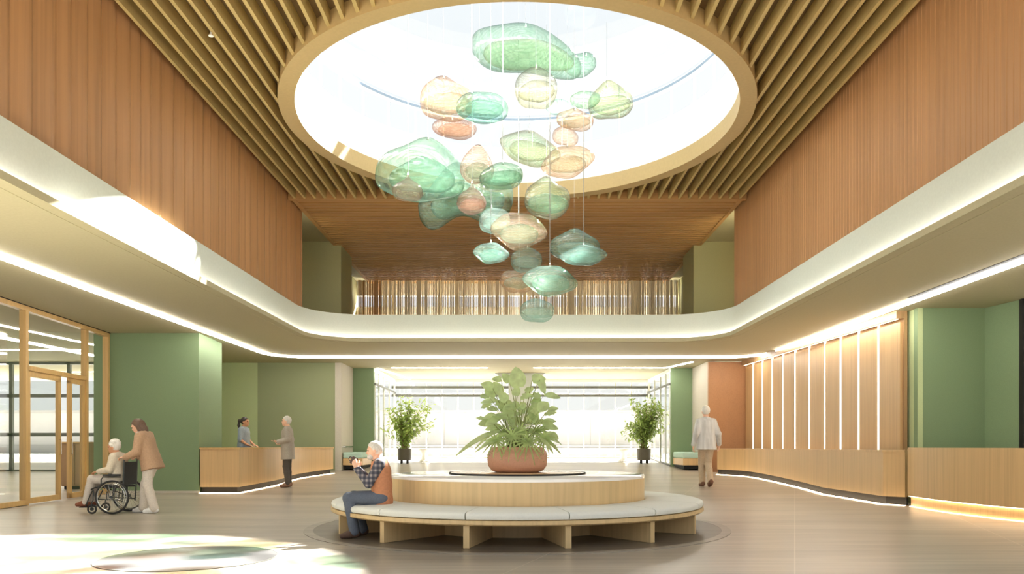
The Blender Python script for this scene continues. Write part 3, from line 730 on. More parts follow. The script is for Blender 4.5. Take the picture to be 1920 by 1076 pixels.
for a in (
 (985, 101, 206, 88, 12.82, 'wave', 7, 'green', 'largest and topmost glass pendant, a wavy green saucer', TH, 'mix'),
 (1088, 122, 64, 46, 14.15, 'ball', -6, 'green', 'small green glass pendant peeking out behind the topmost saucer', 0.0013, None),
 (1005, 166, 84, 76, 12.14, 'ball', 0, 'clear', 'round clear yellowish glass pendant just below the topmost green saucer', 0.0013, 'clear'),
 (836, 190, 106, 70, 13.41, 'peak', 4, 'amber', 'humped amber tinted glass pendant at the upper left', TH, 'clear'),
 (905, 202, 94, 58, 10.90, 'ball', 5, 'teal', 'teal glass pendant overlapping the humped amber one', TH, 'ice'),
 (853, 241, 80, 42, 14.07, 'ball', 3, 'rose', 'rose brown glass pendant under the humped amber one', 0.0013, 'amber'),
 (1144, 193, 88, 62, 13.41, 'peak', -6, 'mix', 'green glass pendant with an amber rim at the far upper right', TH, 'clear'),
 (1097, 187, 56, 34, 12.61, 'ball', -4, 'green', 'small green glass pendant before the amber rimmed green one', 0.0013, None),
 (1050, 202, 56, 30, 13.37, 'ball', 6, 'ice', 'small icy glass pendant right of the round clear one', 0.0013, None),
 (1079, 226, 66, 36, 11.73, 'peak', 8, 'amber', 'small orange amber glass pendant under the small green one', 0.0013, 'clear'),
 (1060, 256, 50, 34, 14.77, 'peak', 10, 'amber', 'small amber glass pendant half hidden behind the green rimmed bowl', 0.0013, None),
 (992, 279, 114, 66, 14.54, 'lens', 14, 'mix', 'tilted green rimmed glass bowl pendant in the middle of the cluster', TH, 'clear'),
 (1063, 304, 94, 60, 12.22, 'lens', -10, 'amber', 'clear amber edged glass pendant right of the tilted bowl', 0.0013, 'clear'),
 (790, 323, 162, 118, 12.74, 'bag', 4, 'pale', 'big pale green humped glass pendant at the far left', 0.0013, 'pale'),
 (895, 316, 62, 56, 12.02, 'ridge', 0, 'rose', 'brown striped glass pendant with a pointed top beside the green disc', 0.0013, 'green'),
 (941, 331, 87, 50, 11.22, 'ball', -8, 'green', 'saturated green swirled glass disc pendant left of centre', TH, 'green'),
 (872, 372, 176, 96, 15.44, 'plate', -5, 'pale', 'large pale green wavy plate pendant hanging behind the brown drops', 0.0013, 'pale'),
 (765, 359, 60, 36, 11.94, 'drop', 0, 'rose', 'small pale brown glass drop on a cable before the big pale green pendant', TH, None),
 (885, 380, 58, 44, 11.64, 'drop', 0, 'rose', 'brown swirled glass drop on a cable before the wavy plate', TH, 'rose'),
 (1025, 376, 88, 68, 13.59, 'peak', 6, 'mix', 'milky green glass pendant right of the wavy plate', TH, 'pale'),
 (928, 415, 56, 48, 13.96, 'ball', 0, 'lice', 'icy glass pendant half hidden behind the big amber one', 0.0013, 'lice'),
 (972, 434, 108, 70, 13.49, 'lens', 5, 'lamber', 'big amber and cream glass pendant at the centre of the lower cluster', TH, 'lice'),
 (920, 475, 64, 42, 11.67, 'lens', 4, 'lteal', 'deep teal glass pendant at the left of the lower cluster', 0.003, 'lice'),
 (986, 488, 60, 44, 13.98, 'ball', 0, 'lice', 'round icy glass pendant under the big amber one', 0.0013, 'lice'),
 (1080, 464, 98, 52, 13.57, 'peak', 4, 'lteal', 'wide teal glass pendant at the lower right, behind another', 0.0013, 'lice'),
 (1095, 479, 82, 40, 10.90, 'lens', -2, 'lteal', 'teal rimmed glass pendant at the lower right, in front of another', TH, 'lice'),
 (969, 527, 60, 42, 15.05, 'ball', 4, 'lamber', 'clear pinkish glass pendant left of the lowest swirled teal one', TH, 'lice'),
 (1031, 527, 106, 60, 10.90, 'lens', 6, 'lgreen', 'swirled teal and yellow glass pendant just above the lowest one', TH, 'lice'),
 (1006, 583, 68, 42, 11.62, 'ball', 3, 'lice', 'lowest glass pendant of the cluster, icy clear', 0.0013, 'lice')):
    pendant(*a)
# ------------------------------------------------------------------ people: smooth blended bodies meshed from distance fields
class Field:
    """a list of blended rounded shapes, turned into one continuous surface"""
    def __init__(s): s.p = []
    def cap(s, a, b, ra, rb=None, k=0.03, op='+'): s.p.append(('c', np.array(a, float), np.array(b, float), ra, ra if rb is None else rb, k, op)); return s
    def ell(s, c, r, R=None, k=0.03, op='+'):
        s.p.append(('e', np.array(c, float), np.array(r, float), np.eye(3) if R is None else np.array(R, float), 0, k, op)); return s
    def chain(s, pts, rs, k=0.03, op='+'):
        for i in range(len(pts) - 1): s.cap(pts[i], pts[i+1], rs[i], rs[i+1], k, op)
        return s
    def plane(s, p, n): s.p.append(('p', np.array(p, float), np.array(n, float), 0, 0, 0, 'x')); return s   # keep the side n points away from
    def mesh(s, h):
        lo = np.full(3, 1e9); hi = -lo
        for q in s.p:
            if q[6] != '+': continue
            if q[0] == 'c': r = max(q[3], q[4]); lo = np.minimum(lo, np.minimum(q[1], q[2]) - r); hi = np.maximum(hi, np.maximum(q[1], q[2]) + r)
            else: r = q[2].max(); lo = np.minimum(lo, q[1] - r); hi = np.maximum(hi, q[1] + r)
        lo -= 3 * h + .02; hi += 3 * h + .02
        n = np.ceil((hi - lo) / h).astype(int) + 1
        ax = [lo[i] + h * np.arange(n[i]) for i in range(3)]
        D = np.full(n, 0.3, np.float32)
        for q in s.p:
            if q[0] == 'p':
                X = ax[0][:, None, None] - q[1][0]; Y = ax[1][None, :, None] - q[1][1]; Z = ax[2][None, None, :] - q[1][2]
                D[...] = np.maximum(D, X * q[2][0] + Y * q[2][1] + Z * q[2][2]); continue
            if q[0] == 'c': m = max(q[3], q[4]) + 0.05 + q[5]; l, u = np.minimum(q[1], q[2]) - m, np.maximum(q[1], q[2]) + m
            else: m = q[2].max() + 0.05 + q[5]; l, u = q[1] - m, q[1] + m
            sl = []
            for i in range(3):
                a = int(max(0, np.floor((l[i] - lo[i]) / h))); b = int(min(n[i], np.ceil((u[i] - lo[i]) / h) + 1)); sl.append(slice(a, b))
            if any(x.stop <= x.start for x in sl): continue
            X = ax[0][sl[0]][:, None, None]; Y = ax[1][sl[1]][None, :, None]; Z = ax[2][sl[2]][None, None, :]
            if q[0] == 'c':
                d = q[2] - q[1]; dd = max(1e-9, float(d @ d))
                t = np.clip(((X - q[1][0]) * d[0] + (Y - q[1][1]) * d[1] + (Z - q[1][2]) * d[2]) / dd, 0, 1)
                v = np.sqrt((X - q[1][0] - t * d[0]) ** 2 + (Y - q[1][1] - t * d[1]) ** 2 + (Z - q[1][2] - t * d[2]) ** 2) - (q[3] + (q[4] - q[3]) * t)
            else:
                R = q[3]; A = [R[0][i] * (X - q[1][0]) + R[1][i] * (Y - q[1][1]) + R[2][i] * (Z - q[1][2]) for i in range(3)]
                k0 = np.sqrt(sum((A[i] / q[2][i]) ** 2 for i in range(3))); k1 = np.sqrt(sum((A[i] / q[2][i] ** 2) ** 2 for i in range(3))) + 1e-9
                v = k0 * (k0 - 1) / k1
            o = D[tuple(sl)]; k = max(1e-4, q[5])
            if q[6] == '+':
                g = np.clip(0.5 + 0.5 * (o - v) / k, 0, 1); D[tuple(sl)] = o * (1 - g) + v * g - k * g * (1 - g)
            else:
                g = np.clip(0.5 - 0.5 * (o + v) / k, 0, 1); D[tuple(sl)] = o * (1 - g) + (-v) * g + k * g * (1 - g)
        # surface nets
        S = D < 0; nx, ny, nz = n; cs = (nx-1, ny-1, nz-1)
        cnt = np.zeros(cs, np.int8)
        for i in (0, 1):
            for j in (0, 1):
                for l_ in (0, 1): cnt += S[i:nx-1+i, j:ny-1+j, l_:nz-1+l_]
        act = (cnt > 0) & (cnt < 8); I = np.argwhere(act)
        idx = np.full(cs, -1, np.int32); idx[act] = np.arange(len(I))
        acc = np.zeros((len(I), 3)); w = np.zeros(len(I))
        for a in range(3):
            b, c = (a + 1) % 3, (a + 2) % 3
            for ob in (0, 1):
                for oc in (0, 1):
                    p = I.copy(); p[:, b] += ob; p[:, c] += oc; q2 = p.copy(); q2[:, a] += 1
                    v0 = D[p[:, 0], p[:, 1], p[:, 2]]; v1 = D[q2[:, 0], q2[:, 1], q2[:, 2]]
                    cr = (v0 < 0) != (v1 < 0); t = np.where(cr, v0 / np.where(cr, v0 - v1, 1), 0)
                    P = p.astype(float); P[:, a] += t; acc[cr] += P[cr]; w[cr] += 1
        V = lo + h * acc / w[:, None]; Fs = []
        for a in range(3):
            b, c = (a + 1) % 3, (a + 2) % 3
            s0 = [slice(None)] * 3; s1 = [slice(None)] * 3; s0[a] = slice(0, -1); s1[a] = slice(1, None)
            E = np.argwhere(S[tuple(s0)] != S[tuple(s1)]); E = E[(E[:, b] > 0) & (E[:, c] > 0)]
            fl = S[tuple(s0)][E[:, 0], E[:, 1], E[:, 2]]
            def cell(db, dc): q3 = E.copy(); q3[:, b] -= db; q3[:, c] -= dc; return idx[q3[:, 0], q3[:, 1], q3[:, 2]]
            Q = np.stack([cell(1, 1), cell(0, 1), cell(0, 0), cell(1, 0)], 1)
            Q[~fl] = Q[~fl][:, ::-1]; Fs.append(Q)
        Fq = np.concatenate(Fs); Fq = Fq[(Fq >= 0).all(1)]
        return V, Fq
    def build(s, name, mat, parent, h=0.008):
        V, Fq = s.mesh(h); me = bpy.data.meshes.new(name)
        me.vertices.add(len(V)); me.vertices.foreach_set('co', V.astype(np.float32).ravel())
        me.loops.add(len(Fq) * 4); me.loops.foreach_set('vertex_index', Fq.astype(np.int32).ravel())
        me.polygons.add(len(Fq)); me.polygons.foreach_set('loop_start', np.arange(len(Fq), dtype=np.int32) * 4)
        me.update(calc_edges=True); me.validate(); me.shade_smooth(); me.materials.append(mat)
        o = bpy.data.objects.new(name, me); COL.objects.link(o); o.parent = parent; return o

V3 = lambda *a: np.array(a, float)
def unit(v): return v / max(1e-9, np.linalg.norm(v))
def frame(f, u):
    f = unit(np.array(f, float)); u = np.array(u, float); u = unit(u - f * (u @ f)); return f, u, np.cross(u, f)     # forward, up, left
def mixp(a, b, t): return a + (b - a) * t

def hand(fd, wrist, dirv, palm, thumb, curl, sc=1.0):
    """palm plus five fingers: dirv along the hand, palm the way the palm faces, thumb towards the thumb side"""
    d = unit(np.array(dirv, float)); pn = np.array(palm, float); pn = unit(pn - d * (pn @ d)); th = np.cross(d, pn); th = th * (1 if th @ np.array(thumb, float) > 0 else -1)
    w = np.array(wrist, float)
    fd.cap(w, w + d * .035 * sc, .024 * sc, .026 * sc, .02)
    for o in (-.026, -.009, .009, .026): fd.cap(w + d * .03 * sc + th * o * .7 * sc, w + d * .085 * sc + th * o * sc, .0145 * sc, .0125 * sc, .012)
    for o, L, r in ((.028, .072, .0095), (.0095, .080, .0098), (-.0095, .074, .0094), (-.028, .058, .0085)):
        p = w + d * .085 * sc + th * o * sc; a = curl * .35
        for seg, f in enumerate((.44, .32, .24)):
            dd = d * math.cos(a) + pn * math.sin(a); q = p + dd * L * f * sc
            fd.cap(p, q, r * sc * (1 - .08 * seg), r * sc * (.92 - .08 * seg), .004); p = q; a += curl
    p = w + d * .028 * sc + th * .026 * sc; a1 = unit(d * .62 + th * .68 + pn * .35); q = p + a1 * .042 * sc
    fd.cap(p, q, .0135 * sc, .0112 * sc, .012); a2 = unit(d * .9 + th * .25 + pn * (.25 + .45 * curl)); fd.cap(q, q + a2 * .036 * sc, .0108 * sc, .0088 * sc, .004)

def body_field(J, g=0.0, parts='all', fem=False):
    """the body (g = 0) or a garment g metres looser"""
    fd = Field(); P, C, N = J['pelvis'], J['chest'], J['neck']
    sL = unit(J['shL'] - J['shR']); hl = unit(J['hipL'] - J['hipR'])
    up = unit(C - P)
    if parts in ('all', 'top'):
        wv = .052 if fem else .062
        for s in (-1, 1):
            fd.cap(P + hl * s * .055 + up * .02, mixp(P, C, .5) + sL * s * wv, .105 + g, .098 + g, .05)
            fd.cap(mixp(P, C, .5) + sL * s * wv, C + sL * s * .07, .100 + g, .105 + g, .05)
        fd.cap(J['shL'] - sL * .03, J['shR'] + sL * .03, .058 + g, .058 + g, .06)
        fd.cap(C, N, .09 + g, .055 + g * .6, .07)
        for a, b, c in (('shL', 'elL', 'wrL'), ('shR', 'elR', 'wrR')):
            fd.cap(J[a], J[b], .053 + g, .042 + g * 1.1, .035)
            if parts == 'all' or not J.get('short'): fd.cap(J[b], J[c], .042 + g * 1.1, .029 + g, .02)
    if parts in ('all', 'legs'):
        fd.cap(J['hipL'], J['hipR'], .105 + g, .105 + g, .04); fd.cap(P, P + up * .06, .11 + g, .105 + g, .05)
        for a, b, c in (('hipL', 'knL', 'anL'), ('hipR', 'knR', 'anR')):
            fd.cap(J[a], J[b], .086 + g, .056 + g * 1.2, .03); fd.cap(J[b], mixp(J[b], J[c], .35), .056 + g * 1.2, .052 + g * 1.25, .02)
            fd.cap(mixp(J[b], J[c], .35), J[c], .052 + g * 1.25, .036 + g * 1.9, .02)
    return fd

def make_person(name, label, loc, rz, sc, J, skin, hairm, hair, garments, shoes, h=0.007, fem=False, hands=None, beard=None, group=None):
    r = empty(name, loc, rz, label, 'person', group, sc)
    J = {k: (np.array(v, float) if isinstance(v, (tuple, list)) else v) for k, v in J.items()}
    f, u, l = frame(J['face'], J['headup']); hc = J['head']
    R = np.stack([f, l, u], 1)
    fd = body_field(J, fem=fem)
    # neck, head, face
    fd.cap(J['neck'], hc - u * .05 - f * .012, .054, .05, .03)
    fd.ell(hc + u * .022 - f * .008, (.097, .076, .098), R, .02); fd.ell(hc - u * .045 + f * .03, (.066, .056, .072), R, .035)
    fd.cap(hc + u * .012 + f * .088, hc - u * .022 + f * .106, .008, .0135, .012)           # nose
    fd.ell(hc - u * .088 + f * .066, (.024, .026, .02), R, .02)                              # chin
    fd.ell(hc - u * .055 + f * .088, (.012, .024, .007), R, .008); fd.ell(hc - u * .066 + f * .086, (.012, .021, .007), R, .008)  # lips
    fd.cap(hc + u * .03 + f * .086 + l * .045, hc + u * .03 + f * .086 - l * .045, .01, .01, .02)  # brow
    for s in (-1, 1):
        fd.ell(hc + u * .008 + f * .098 + l * s * .031, (.016, .018, .013), R, .012, '-')
        fd.ell(hc - u * .006 - f * .008 + l * s * .079, (.022, .009, .033), R, .01)
    for s in 'LR':
        an, to = J['an' + s], J['to' + s]; fd.chain([an, mixp(an, to, .55) - V3(0, 0, .015), to], [.036, .038, .028], .02)
    for s in 'LR':
        H_ = hands.get(s); 
        if H_: hand(fd, J['wr' + s], *H_)
    fd.build('body', skin, r, h)
    M_eye = MATS['eye']
    for s in (-1, 1):
        c = hc + u * .008 + f * .082 + l * s * .031; MB().ball(c, .0115, 10, 8).build('eye', M_eye, r)
    # hair
    if hair:
        hf = Field(); hf.ell(hc + u * .03 - f * .014, (.108, .087, .106), R, .02)
        if hair == 'cap': hf.ell(hc - u * .05 + f * .09, (.095, .2, .112), R, .02, '-'); hf.plane(hc - u * .062, -u)
        else: hf.ell(hc - u * .045 + f * .095, (.092, .2, .115), R, .02, '-')
        if hair == 'pony':
            hf.plane(hc - u * .07, -u); b = hc + u * .03 - f * .11
            hf.chain([b, b - f * .045 + u * .005, b - f * .06 - u * .12, b - f * .045 - u * .25], [.03, .036, .034, .012], .03)
        elif hair == 'long':
            hf.chain([hc - f * .07, hc - f * .075 - u * .1, hc - f * .085 - u * .21], [.07, .062, .03], .05)
            for s in (-1, 1): hf.chain([hc + l * s * .06 - f * .03, hc + l * s * .062 - u * .09 - f * .03, hc + l * s * .05 - u * .17 - f * .05], [.035, .03, .016], .03)
        elif hair == 'fluffy':
            rd = random.Random(4)
            for i in range(26):
                a = rd.uniform(0, 6.28); t = rd.uniform(0.05, 1.0); v = f * math.cos(a) * math.sin(t * 1.5) + l * math.sin(a) * math.sin(t * 1.5) + u * math.cos(t * 1.5)
                if v @ f > .28: continue
                hf.ell(hc + u * .03 - f * .014 + v * .095, (.028, .028, .022), R, .02)
            hf.plane(hc - u * .06, -u)
        hf.build('hair', hairm, r, h)
    if beard:
        bf = Field(); bf.ell(hc - u * .072 + f * .055, (.056, .06, .05), R, .02); bf.ell(hc - u * .03 + f * .115, (.06, .05, .034), R, .02, '-'); bf.build('beard', hairm, r, h)
    for gname, mat, fn in garments: fn(J, fem).build(gname, mat, r, h)
    if shoes:
        for s in 'LR':
            sf = Field(); an, to = J['an' + s], J['to' + s]; d = unit((to - an) * V3(1, 1, .3)); z = min(an[2] - .075, to[2] - .035) 
            sf.chain([an - d * .03 - V3(0, 0, .03), mixp(an, to, .5) - V3(0, 0, .012), to + d * .02], [.045, .05, .036], .03); sf.cap(an - d * .02, an - d * .02 - V3(0, 0, .03), .042, .045, .03)
            sf.plane((0, 0, z), (0, 0, -1)); sf.build('shoe', shoes, r, h)
    return r

def g_top(g=.016, hem=None, collar=.03, short=False, open_hem=0.0):
    def fn(J, fem):
        J2 = dict(J); J2['short'] = short
        fd = body_field(J2, g, 'top', fem)
        up = unit(J['chest'] - J['pelvis'])
        if hem:
            hl = unit(J['hipL'] - J['hipR'])
            for s in (-1, 1): fd.cap(J['pelvis'] + up * .05 + hl * s * .055, J['pelvis'] - up * hem + hl * s * (.06 + open_hem), .118 + g, .122 + g + open_hem, .05)
            fd.plane(J['pelvis'] - up * hem, -up)
        n = unit(J['head'] - J['neck']); fd.plane(J['neck'] + n * collar, n)
        return fd
    return fn
def g_legs(g=.014, seat=False):
    def fn(J, fem):
        fd = body_field(J, g, 'legs', fem); return fd
    return fn
def g_vest(g=.03):
    def fn(J, fem):
        fd = Field(); P, C = J['pelvis'], J['chest']; up = unit(C - P); sL = unit(J['shL'] - J['shR']); hl = unit(J['hipL'] - J['hipR'])
        for s in (-1, 1):
            fd.cap(P + hl * s * .058 - up * .05, mixp(P, C, .5) + sL * s * .062, .112 + g, .102 + g, .05); fd.cap(mixp(P, C, .5) + sL * s * .062, C + sL * s * .075, .104 + g, .106 + g, .05)
        fd.cap(J['shL'] - sL * .06, J['shR'] + sL * .06, .058 + g, .058 + g, .06); fd.cap(C, J['neck'], .088 + g, .06 + g, .06)
        for s in 'LR': d = 1 if s == 'L' else -1; fd.cap(J['sh' + s] + sL * d * .04, mixp(J['sh' + s], J['el' + s], .6) + sL * d * .03, .07, .07, .02, '-')
        n = unit(J['head'] - J['neck']); fd.plane(J['neck'] + n * .02, n)
        return fd
    return fn

def cloth(name, rgb, scale=60, var=0.1): return plain(name, rgb, 0.85, var, scale, bump=0.1)
def plaid(name, a, b, c):
    m, nt, bs = newmat(name); L = nt.links.new; tc = nt.nodes.new('ShaderNodeTexCoord'); sp = nt.nodes.new('ShaderNodeSeparateXYZ'); L(tc.outputs['Object'], sp.inputs[0])
    def band(o, sc):
        mu = nt.nodes.new('ShaderNodeMath'); mu.operation = 'MULTIPLY'; mu.inputs[1].default_value = sc; L(o, mu.inputs[0])
        fr = nt.nodes.new('ShaderNodeMath'); fr.operation = 'FRACT'; L(mu.outputs[0], fr.inputs[0])
        gt = nt.nodes.new('ShaderNodeMath'); gt.operation = 'GREATER_THAN'; gt.inputs[1].default_value = 0.55; L(fr.outputs[0], gt.inputs[0]); return gt.outputs[0]
    ad = nt.nodes.new('ShaderNodeMath'); ad.operation = 'ADD'; L(band(sp.outputs['X'], 17), ad.inputs[0]); L(band(sp.outputs['Z'], 15), ad.inputs[1])
    h = nt.nodes.new('ShaderNodeMath'); h.operation = 'MULTIPLY'; h.inputs[1].default_value = .5; L(ad.outputs[0], h.inputs[0])
    r = ramp(nt, h.outputs[0], [(0.0, lin(a)), (0.3, lin(b)), (0.8, lin(c))]); r.color_ramp.interpolation = 'CONSTANT'
    L(r.outputs[0], bs.inputs['Base Color']); bs.inputs['Roughness'].default_value = .85; return m
MATS = {'eye': plain('eye', (70, 60, 54), 0.2, 0.1, 10),
        'skin': plain('skin', (226, 180, 152), 0.55, 0.05, 20), 'skin_tan': plain('tan skin', (204, 150, 116), 0.55, 0.05, 20),
        'grey': plain('grey hair', (206, 202, 194), 0.7, 0.2, 90, (1, 1, .3), bump=.3), 'whiteh': plain('white hair', (228, 226, 220), 0.7, 0.1, 90, (1, 1, .3), bump=.3),
        'brownh': plain('brown hair', (96, 74, 58), 0.5, 0.2, 90, (1, 1, .3), bump=.3), 'blackh': plain('dark hair', (54, 44, 40), 0.45, 0.2, 90, (1, 1, .3), bump=.3)}

STAND = dict(pelvis=(0, 0, .93), chest=(.01, 0, 1.29), neck=(.0, 0, 1.44), head=(.035, 0, 1.585), face=(1, 0, 0), headup=(0, 0, 1),
             shL=(0, .162, 1.375), shR=(0, -.162, 1.375), elL=(-.02, .22, 1.12), elR=(-.02, -.22, 1.12), wrL=(.04, .23, .87), wrR=(.04, -.23, .87),
             hipL=(0, .085, .90), hipR=(0, -.085, .90), knL=(.02, .09, .50), knR=(.02, -.09, .50), anL=(-.02, .09, .085), anR=(-.02, -.09, .085), toL=(.12, .10, .035), toR=(.12, -.10, .035))
stripes = plain('white striped linen', (206, 206, 206), 0.85, 0.22, 14, (1, 1, .12), bump=0.3)
# old man walking away, seen from behind
J = dict(STAND); J.update(hipL=(0, .075, .90), hipR=(0, -.075, .90), knL=(.14, .06, .50), anL=(.14, .045, .09), toL=(.28, .05, .037), knR=(.04, -.055, .49), anR=(-.20, -.045, .14), toR=(-.08, -.05, .04),
    shL=(0, .155, 1.37), shR=(0, -.155, 1.37), elL=(-.10, .235, 1.12), wrL=(-.06, .285, .89), elR=(-.04, -.245, 1.12), wrR=(.08, -.295, .90))
make_person('person', 'white haired man walking away in a loose white shirt and beige trousers', (4.77, 19.2, zf(19.2)), PI / 2, 1.2, J, MATS['skin'], MATS['whiteh'], 'cap',
    [('shirt', stripes, g_top(.018, .15, open_hem=.01)), ('trousers', cloth('beige linen', (196, 176, 150)), g_legs(.014))], cloth('brown leather', (120, 84, 66)), .008,
    hands={'L': ((0, 0, -1), (0, -1, 0), (1, 0, 0), .35), 'R': ((.2, 0, -1), (0, 1, 0), (1, 0, 0), .35)})
# visitor at the counter
J = dict(STAND); J.update(elR=(-.05, -.215, 1.14), wrR=(.17, -.20, 1.06), elL=(-.03, .215, 1.14), wrL=(.19, .17, 1.09), face=(1, -.1, .05), head=(.03, 0, 1.585), knL=(.03, .08, .5), knR=(.0, -.07, .5))
make_person('person', 'grey haired person in a long grey jacket and dark trousers standing at the left counter', (-5.80, 19.2, zf(19.2)), PI + .12, 1.045, J, MATS['skin'], MATS['grey'], 'short',
    [('jacket', cloth('grey tweed', (168, 160, 148)), g_top(.024, .26, open_hem=.01)), ('trousers', cloth('charcoal trousers', (84, 78, 72)), g_legs(.014))], cloth('tan shoe', (150, 116, 96)), .007,
    hands={'L': ((1, .0, .12), (0, 0, 1), (0, 1, 0), .15), 'R': ((1, .2, .0), (0, 1, .3), (0, 0, 1), .35)})
# receptionist behind the counter
J = dict(STAND); J.update(elL=(.02, .22, 1.12), wrL=(.20, .16, .98), elR=(.0, -.22, 1.12), wrR=(.19, -.18, .98))
make_person('person', 'dark haired woman with a ponytail in a blue grey tunic behind the left counter', (-7.38, 20.5, zf(20.5)), -.1, 1.02, J, MATS['skin_tan'], MATS['blackh'], 'pony',
    [('tunic', cloth('blue grey tunic', (146, 158, 168)), g_top(.018, .14, short=True)), ('trousers', cloth('blue grey trousers', (128, 140, 150)), g_legs(.016))], cloth('white shoe', (228, 228, 226)), .007, True,
    hands={'L': ((1, -.2, -.3), (0, 0, -1), (0, -1, 0), .3), 'R': ((1, .2, -.3), (0, 0, -1), (0, 1, 0), .3)})
# carer pushing the wheelchair (leans forward, faces the left of the photo)
CY0, CX0 = 12.72, -6.15
J = dict(STAND); J.update(pelvis=(-.02, 0, .92), chest=(.075, 0, 1.26), neck=(.125, 0, 1.405), head=(.215, 0, 1.525), face=(1, .02, -.45), headup=(.45, 0, 1),
    shL=(.10, .165, 1.36), shR=(.10, -.165, 1.36), elL=(.12, .23, 1.07), elR=(.10, -.23, 1.07), wrL=(.30, .235, .985), wrR=(.30, -.235, .985),
    hipL=(-.02, .085, .89), hipR=(-.02, -.085, .89), knL=(.0, .09, .50), anL=(-.12, .09, .085), toL=(.02, .10, .035), knR=(.12, -.085, .50), anR=(.16, -.085, .085), toR=(.30, -.09, .035))
make_person('person', 'brown haired woman in a tan cardigan and off white trousers pushing the wheelchair', (CX0, CY0, 0), PI, .95, J, MATS['skin'], MATS['brownh'], 'long',
    [('blouse', cloth('pale blouse', (216, 220, 224)), g_top(.012, .02, .035)), ('cardigan', cloth('tan cardigan', (180, 148, 120), 40), g_cardigan := (lambda J, fem: g_top(.027, .16, .0, open_hem=.015)(J, fem).cap(J['chest'] + V3(.17, 0, .12), J['pelvis'] + V3(.19, 0, -.2), .035, .06, .01, '-'))),
     ('trousers', cloth('off white trousers', (218, 210, 200)), g_legs(.02))], cloth('white trainer', (236, 236, 234)), .007, True,
    hands={'L': ((1, 0, -.1), (0, 0, -1), (0, -1, 0), .75), 'R': ((1, 0, -.1), (0, 0, -1), (0, 1, 0), .75)})
# wheelchair, built facing +X and turned to the left
wc = empty('wheelchair', (-6.66, CY0, 0), PI, 'dark wheelchair with spoked wheels carrying a white haired woman, near the glass partition', 'wheelchair', None, 0.95)
M_wc = plain('dark grey steel', (70, 74, 74), 0.35, 0.1, 20, metal=.6); M_tyre = plain('black rubber', (46, 46, 46), 0.7, 0.1, 20); M_seat = plain('black nylon', (52, 54, 56), 0.8, 0.1, 40)
def circ(c, r, n=40): return [(c[0] + r * math.cos(2 * PI * i / n), c[1], c[2] + r * math.sin(2 * PI * i / n)) for i in range(n)]
for s in (-1, 1):
    c = (-.02, s * .28, .295)
    w = MB().tube(circ(c, .278), .0165, 8, True).build('wheel', M_tyre, wc)
    MB().tube(circ((c[0], c[1], c[2]), .258), .008, 6, True).build('rim', M_steel, w); MB().tube(circ((c[0], c[1] + s * .035, c[2]), .24), .008, 6, True).build('hand_rim', M_steel, w)
    mb = MB()
    for k in range(20): a = 2 * PI * k / 20; mb.tube([(c[0], c[1] + .012 * (-1) ** k, c[2]), (c[0] + .258 * math.cos(a), c[1], c[2] + .258 * math.sin(a))], .0022, 5)
    mb.build('spokes', M_steel, w); MB().tube([(c[0], c[1] - .03, c[2]), (c[0], c[1] + .03, c[2])], .025, 14).build('hub', M_wc, w)
    cs = (.36, s * .22, .085)
    w = MB().tube(circ(cs, .07, 24), .016, 8, True).build('caster', M_tyre, wc); MB().tube([(cs[0], cs[1] - .015, cs[2]), (cs[0], cs[1] + .015, cs[2])], .03, 12).build('hub', M_wc, w)
    MB().tube([(cs[0], cs[1] + .028, cs[2]), (cs[0] - .01, cs[1] + .028, .2), (cs[0] - .02, cs[1], .24), (cs[0] - .02, cs[1], .36)], .009).build('caster_fork', M_wc, wc)
    MB().box(-.14, .16, s * .235 - .025, s * .235 + .025, .655, .69).build('armrest', M_seat, wc, bevel=.01)
    MB().tube([(-.2, s * .235, .97), (-.3, s * .235, .985)], [.016, .016], 10).build('push_handle', M_tyre, wc)
    MB().tube([(.38, s * .17, .40), (.47, s * .16, .22), (.5, s * .16, .13)], .011).build('leg_rest', M_wc, wc); MB().box(.44, .62, s * .1 - .07, s * .1 + .07, .105, .12).build('footplate', M_wc, wc, bevel=.004)
mb = MB()
for s in (-1, 1):
    y = s * .225
    mb.tube([(-.2, y, .97), (-.19, y, .6), (-.17, y, .3), (-.16, y, .2)], .012); mb.tube([(-.18, y, .46), (.3, y, .46), (.38, y * .95, .42)], .012); mb.tube([(-.17, y, .24), (.3, y, .26), (.34, y, .42)], .011)
    mb.tube([(-.15, y * 1.04, .64), (.16, y * 1.04, .64), (.2, y, .6), (.2, y, .46)], .009); mb.tube([(-.02, s * .28, .295), (-.02, y, .295), (-.02, y, .46)], .012)
mb.tube([(-.1, -.22, .26), (.1, .22, .45)], .009); mb.tube([(-.1, .22, .26), (.1, -.22, .45)], .009); mb.build('frame', M_wc, wc)
MB().box(-.17, .28, -.215, .215, .462, .49).build('seat', M_seat, wc, bevel=.012); MB().bar((-.178, 0, .5), (-.197, 0, .9), .42, .018, (1, 0, 0)).build('backrest', M_seat, wc)
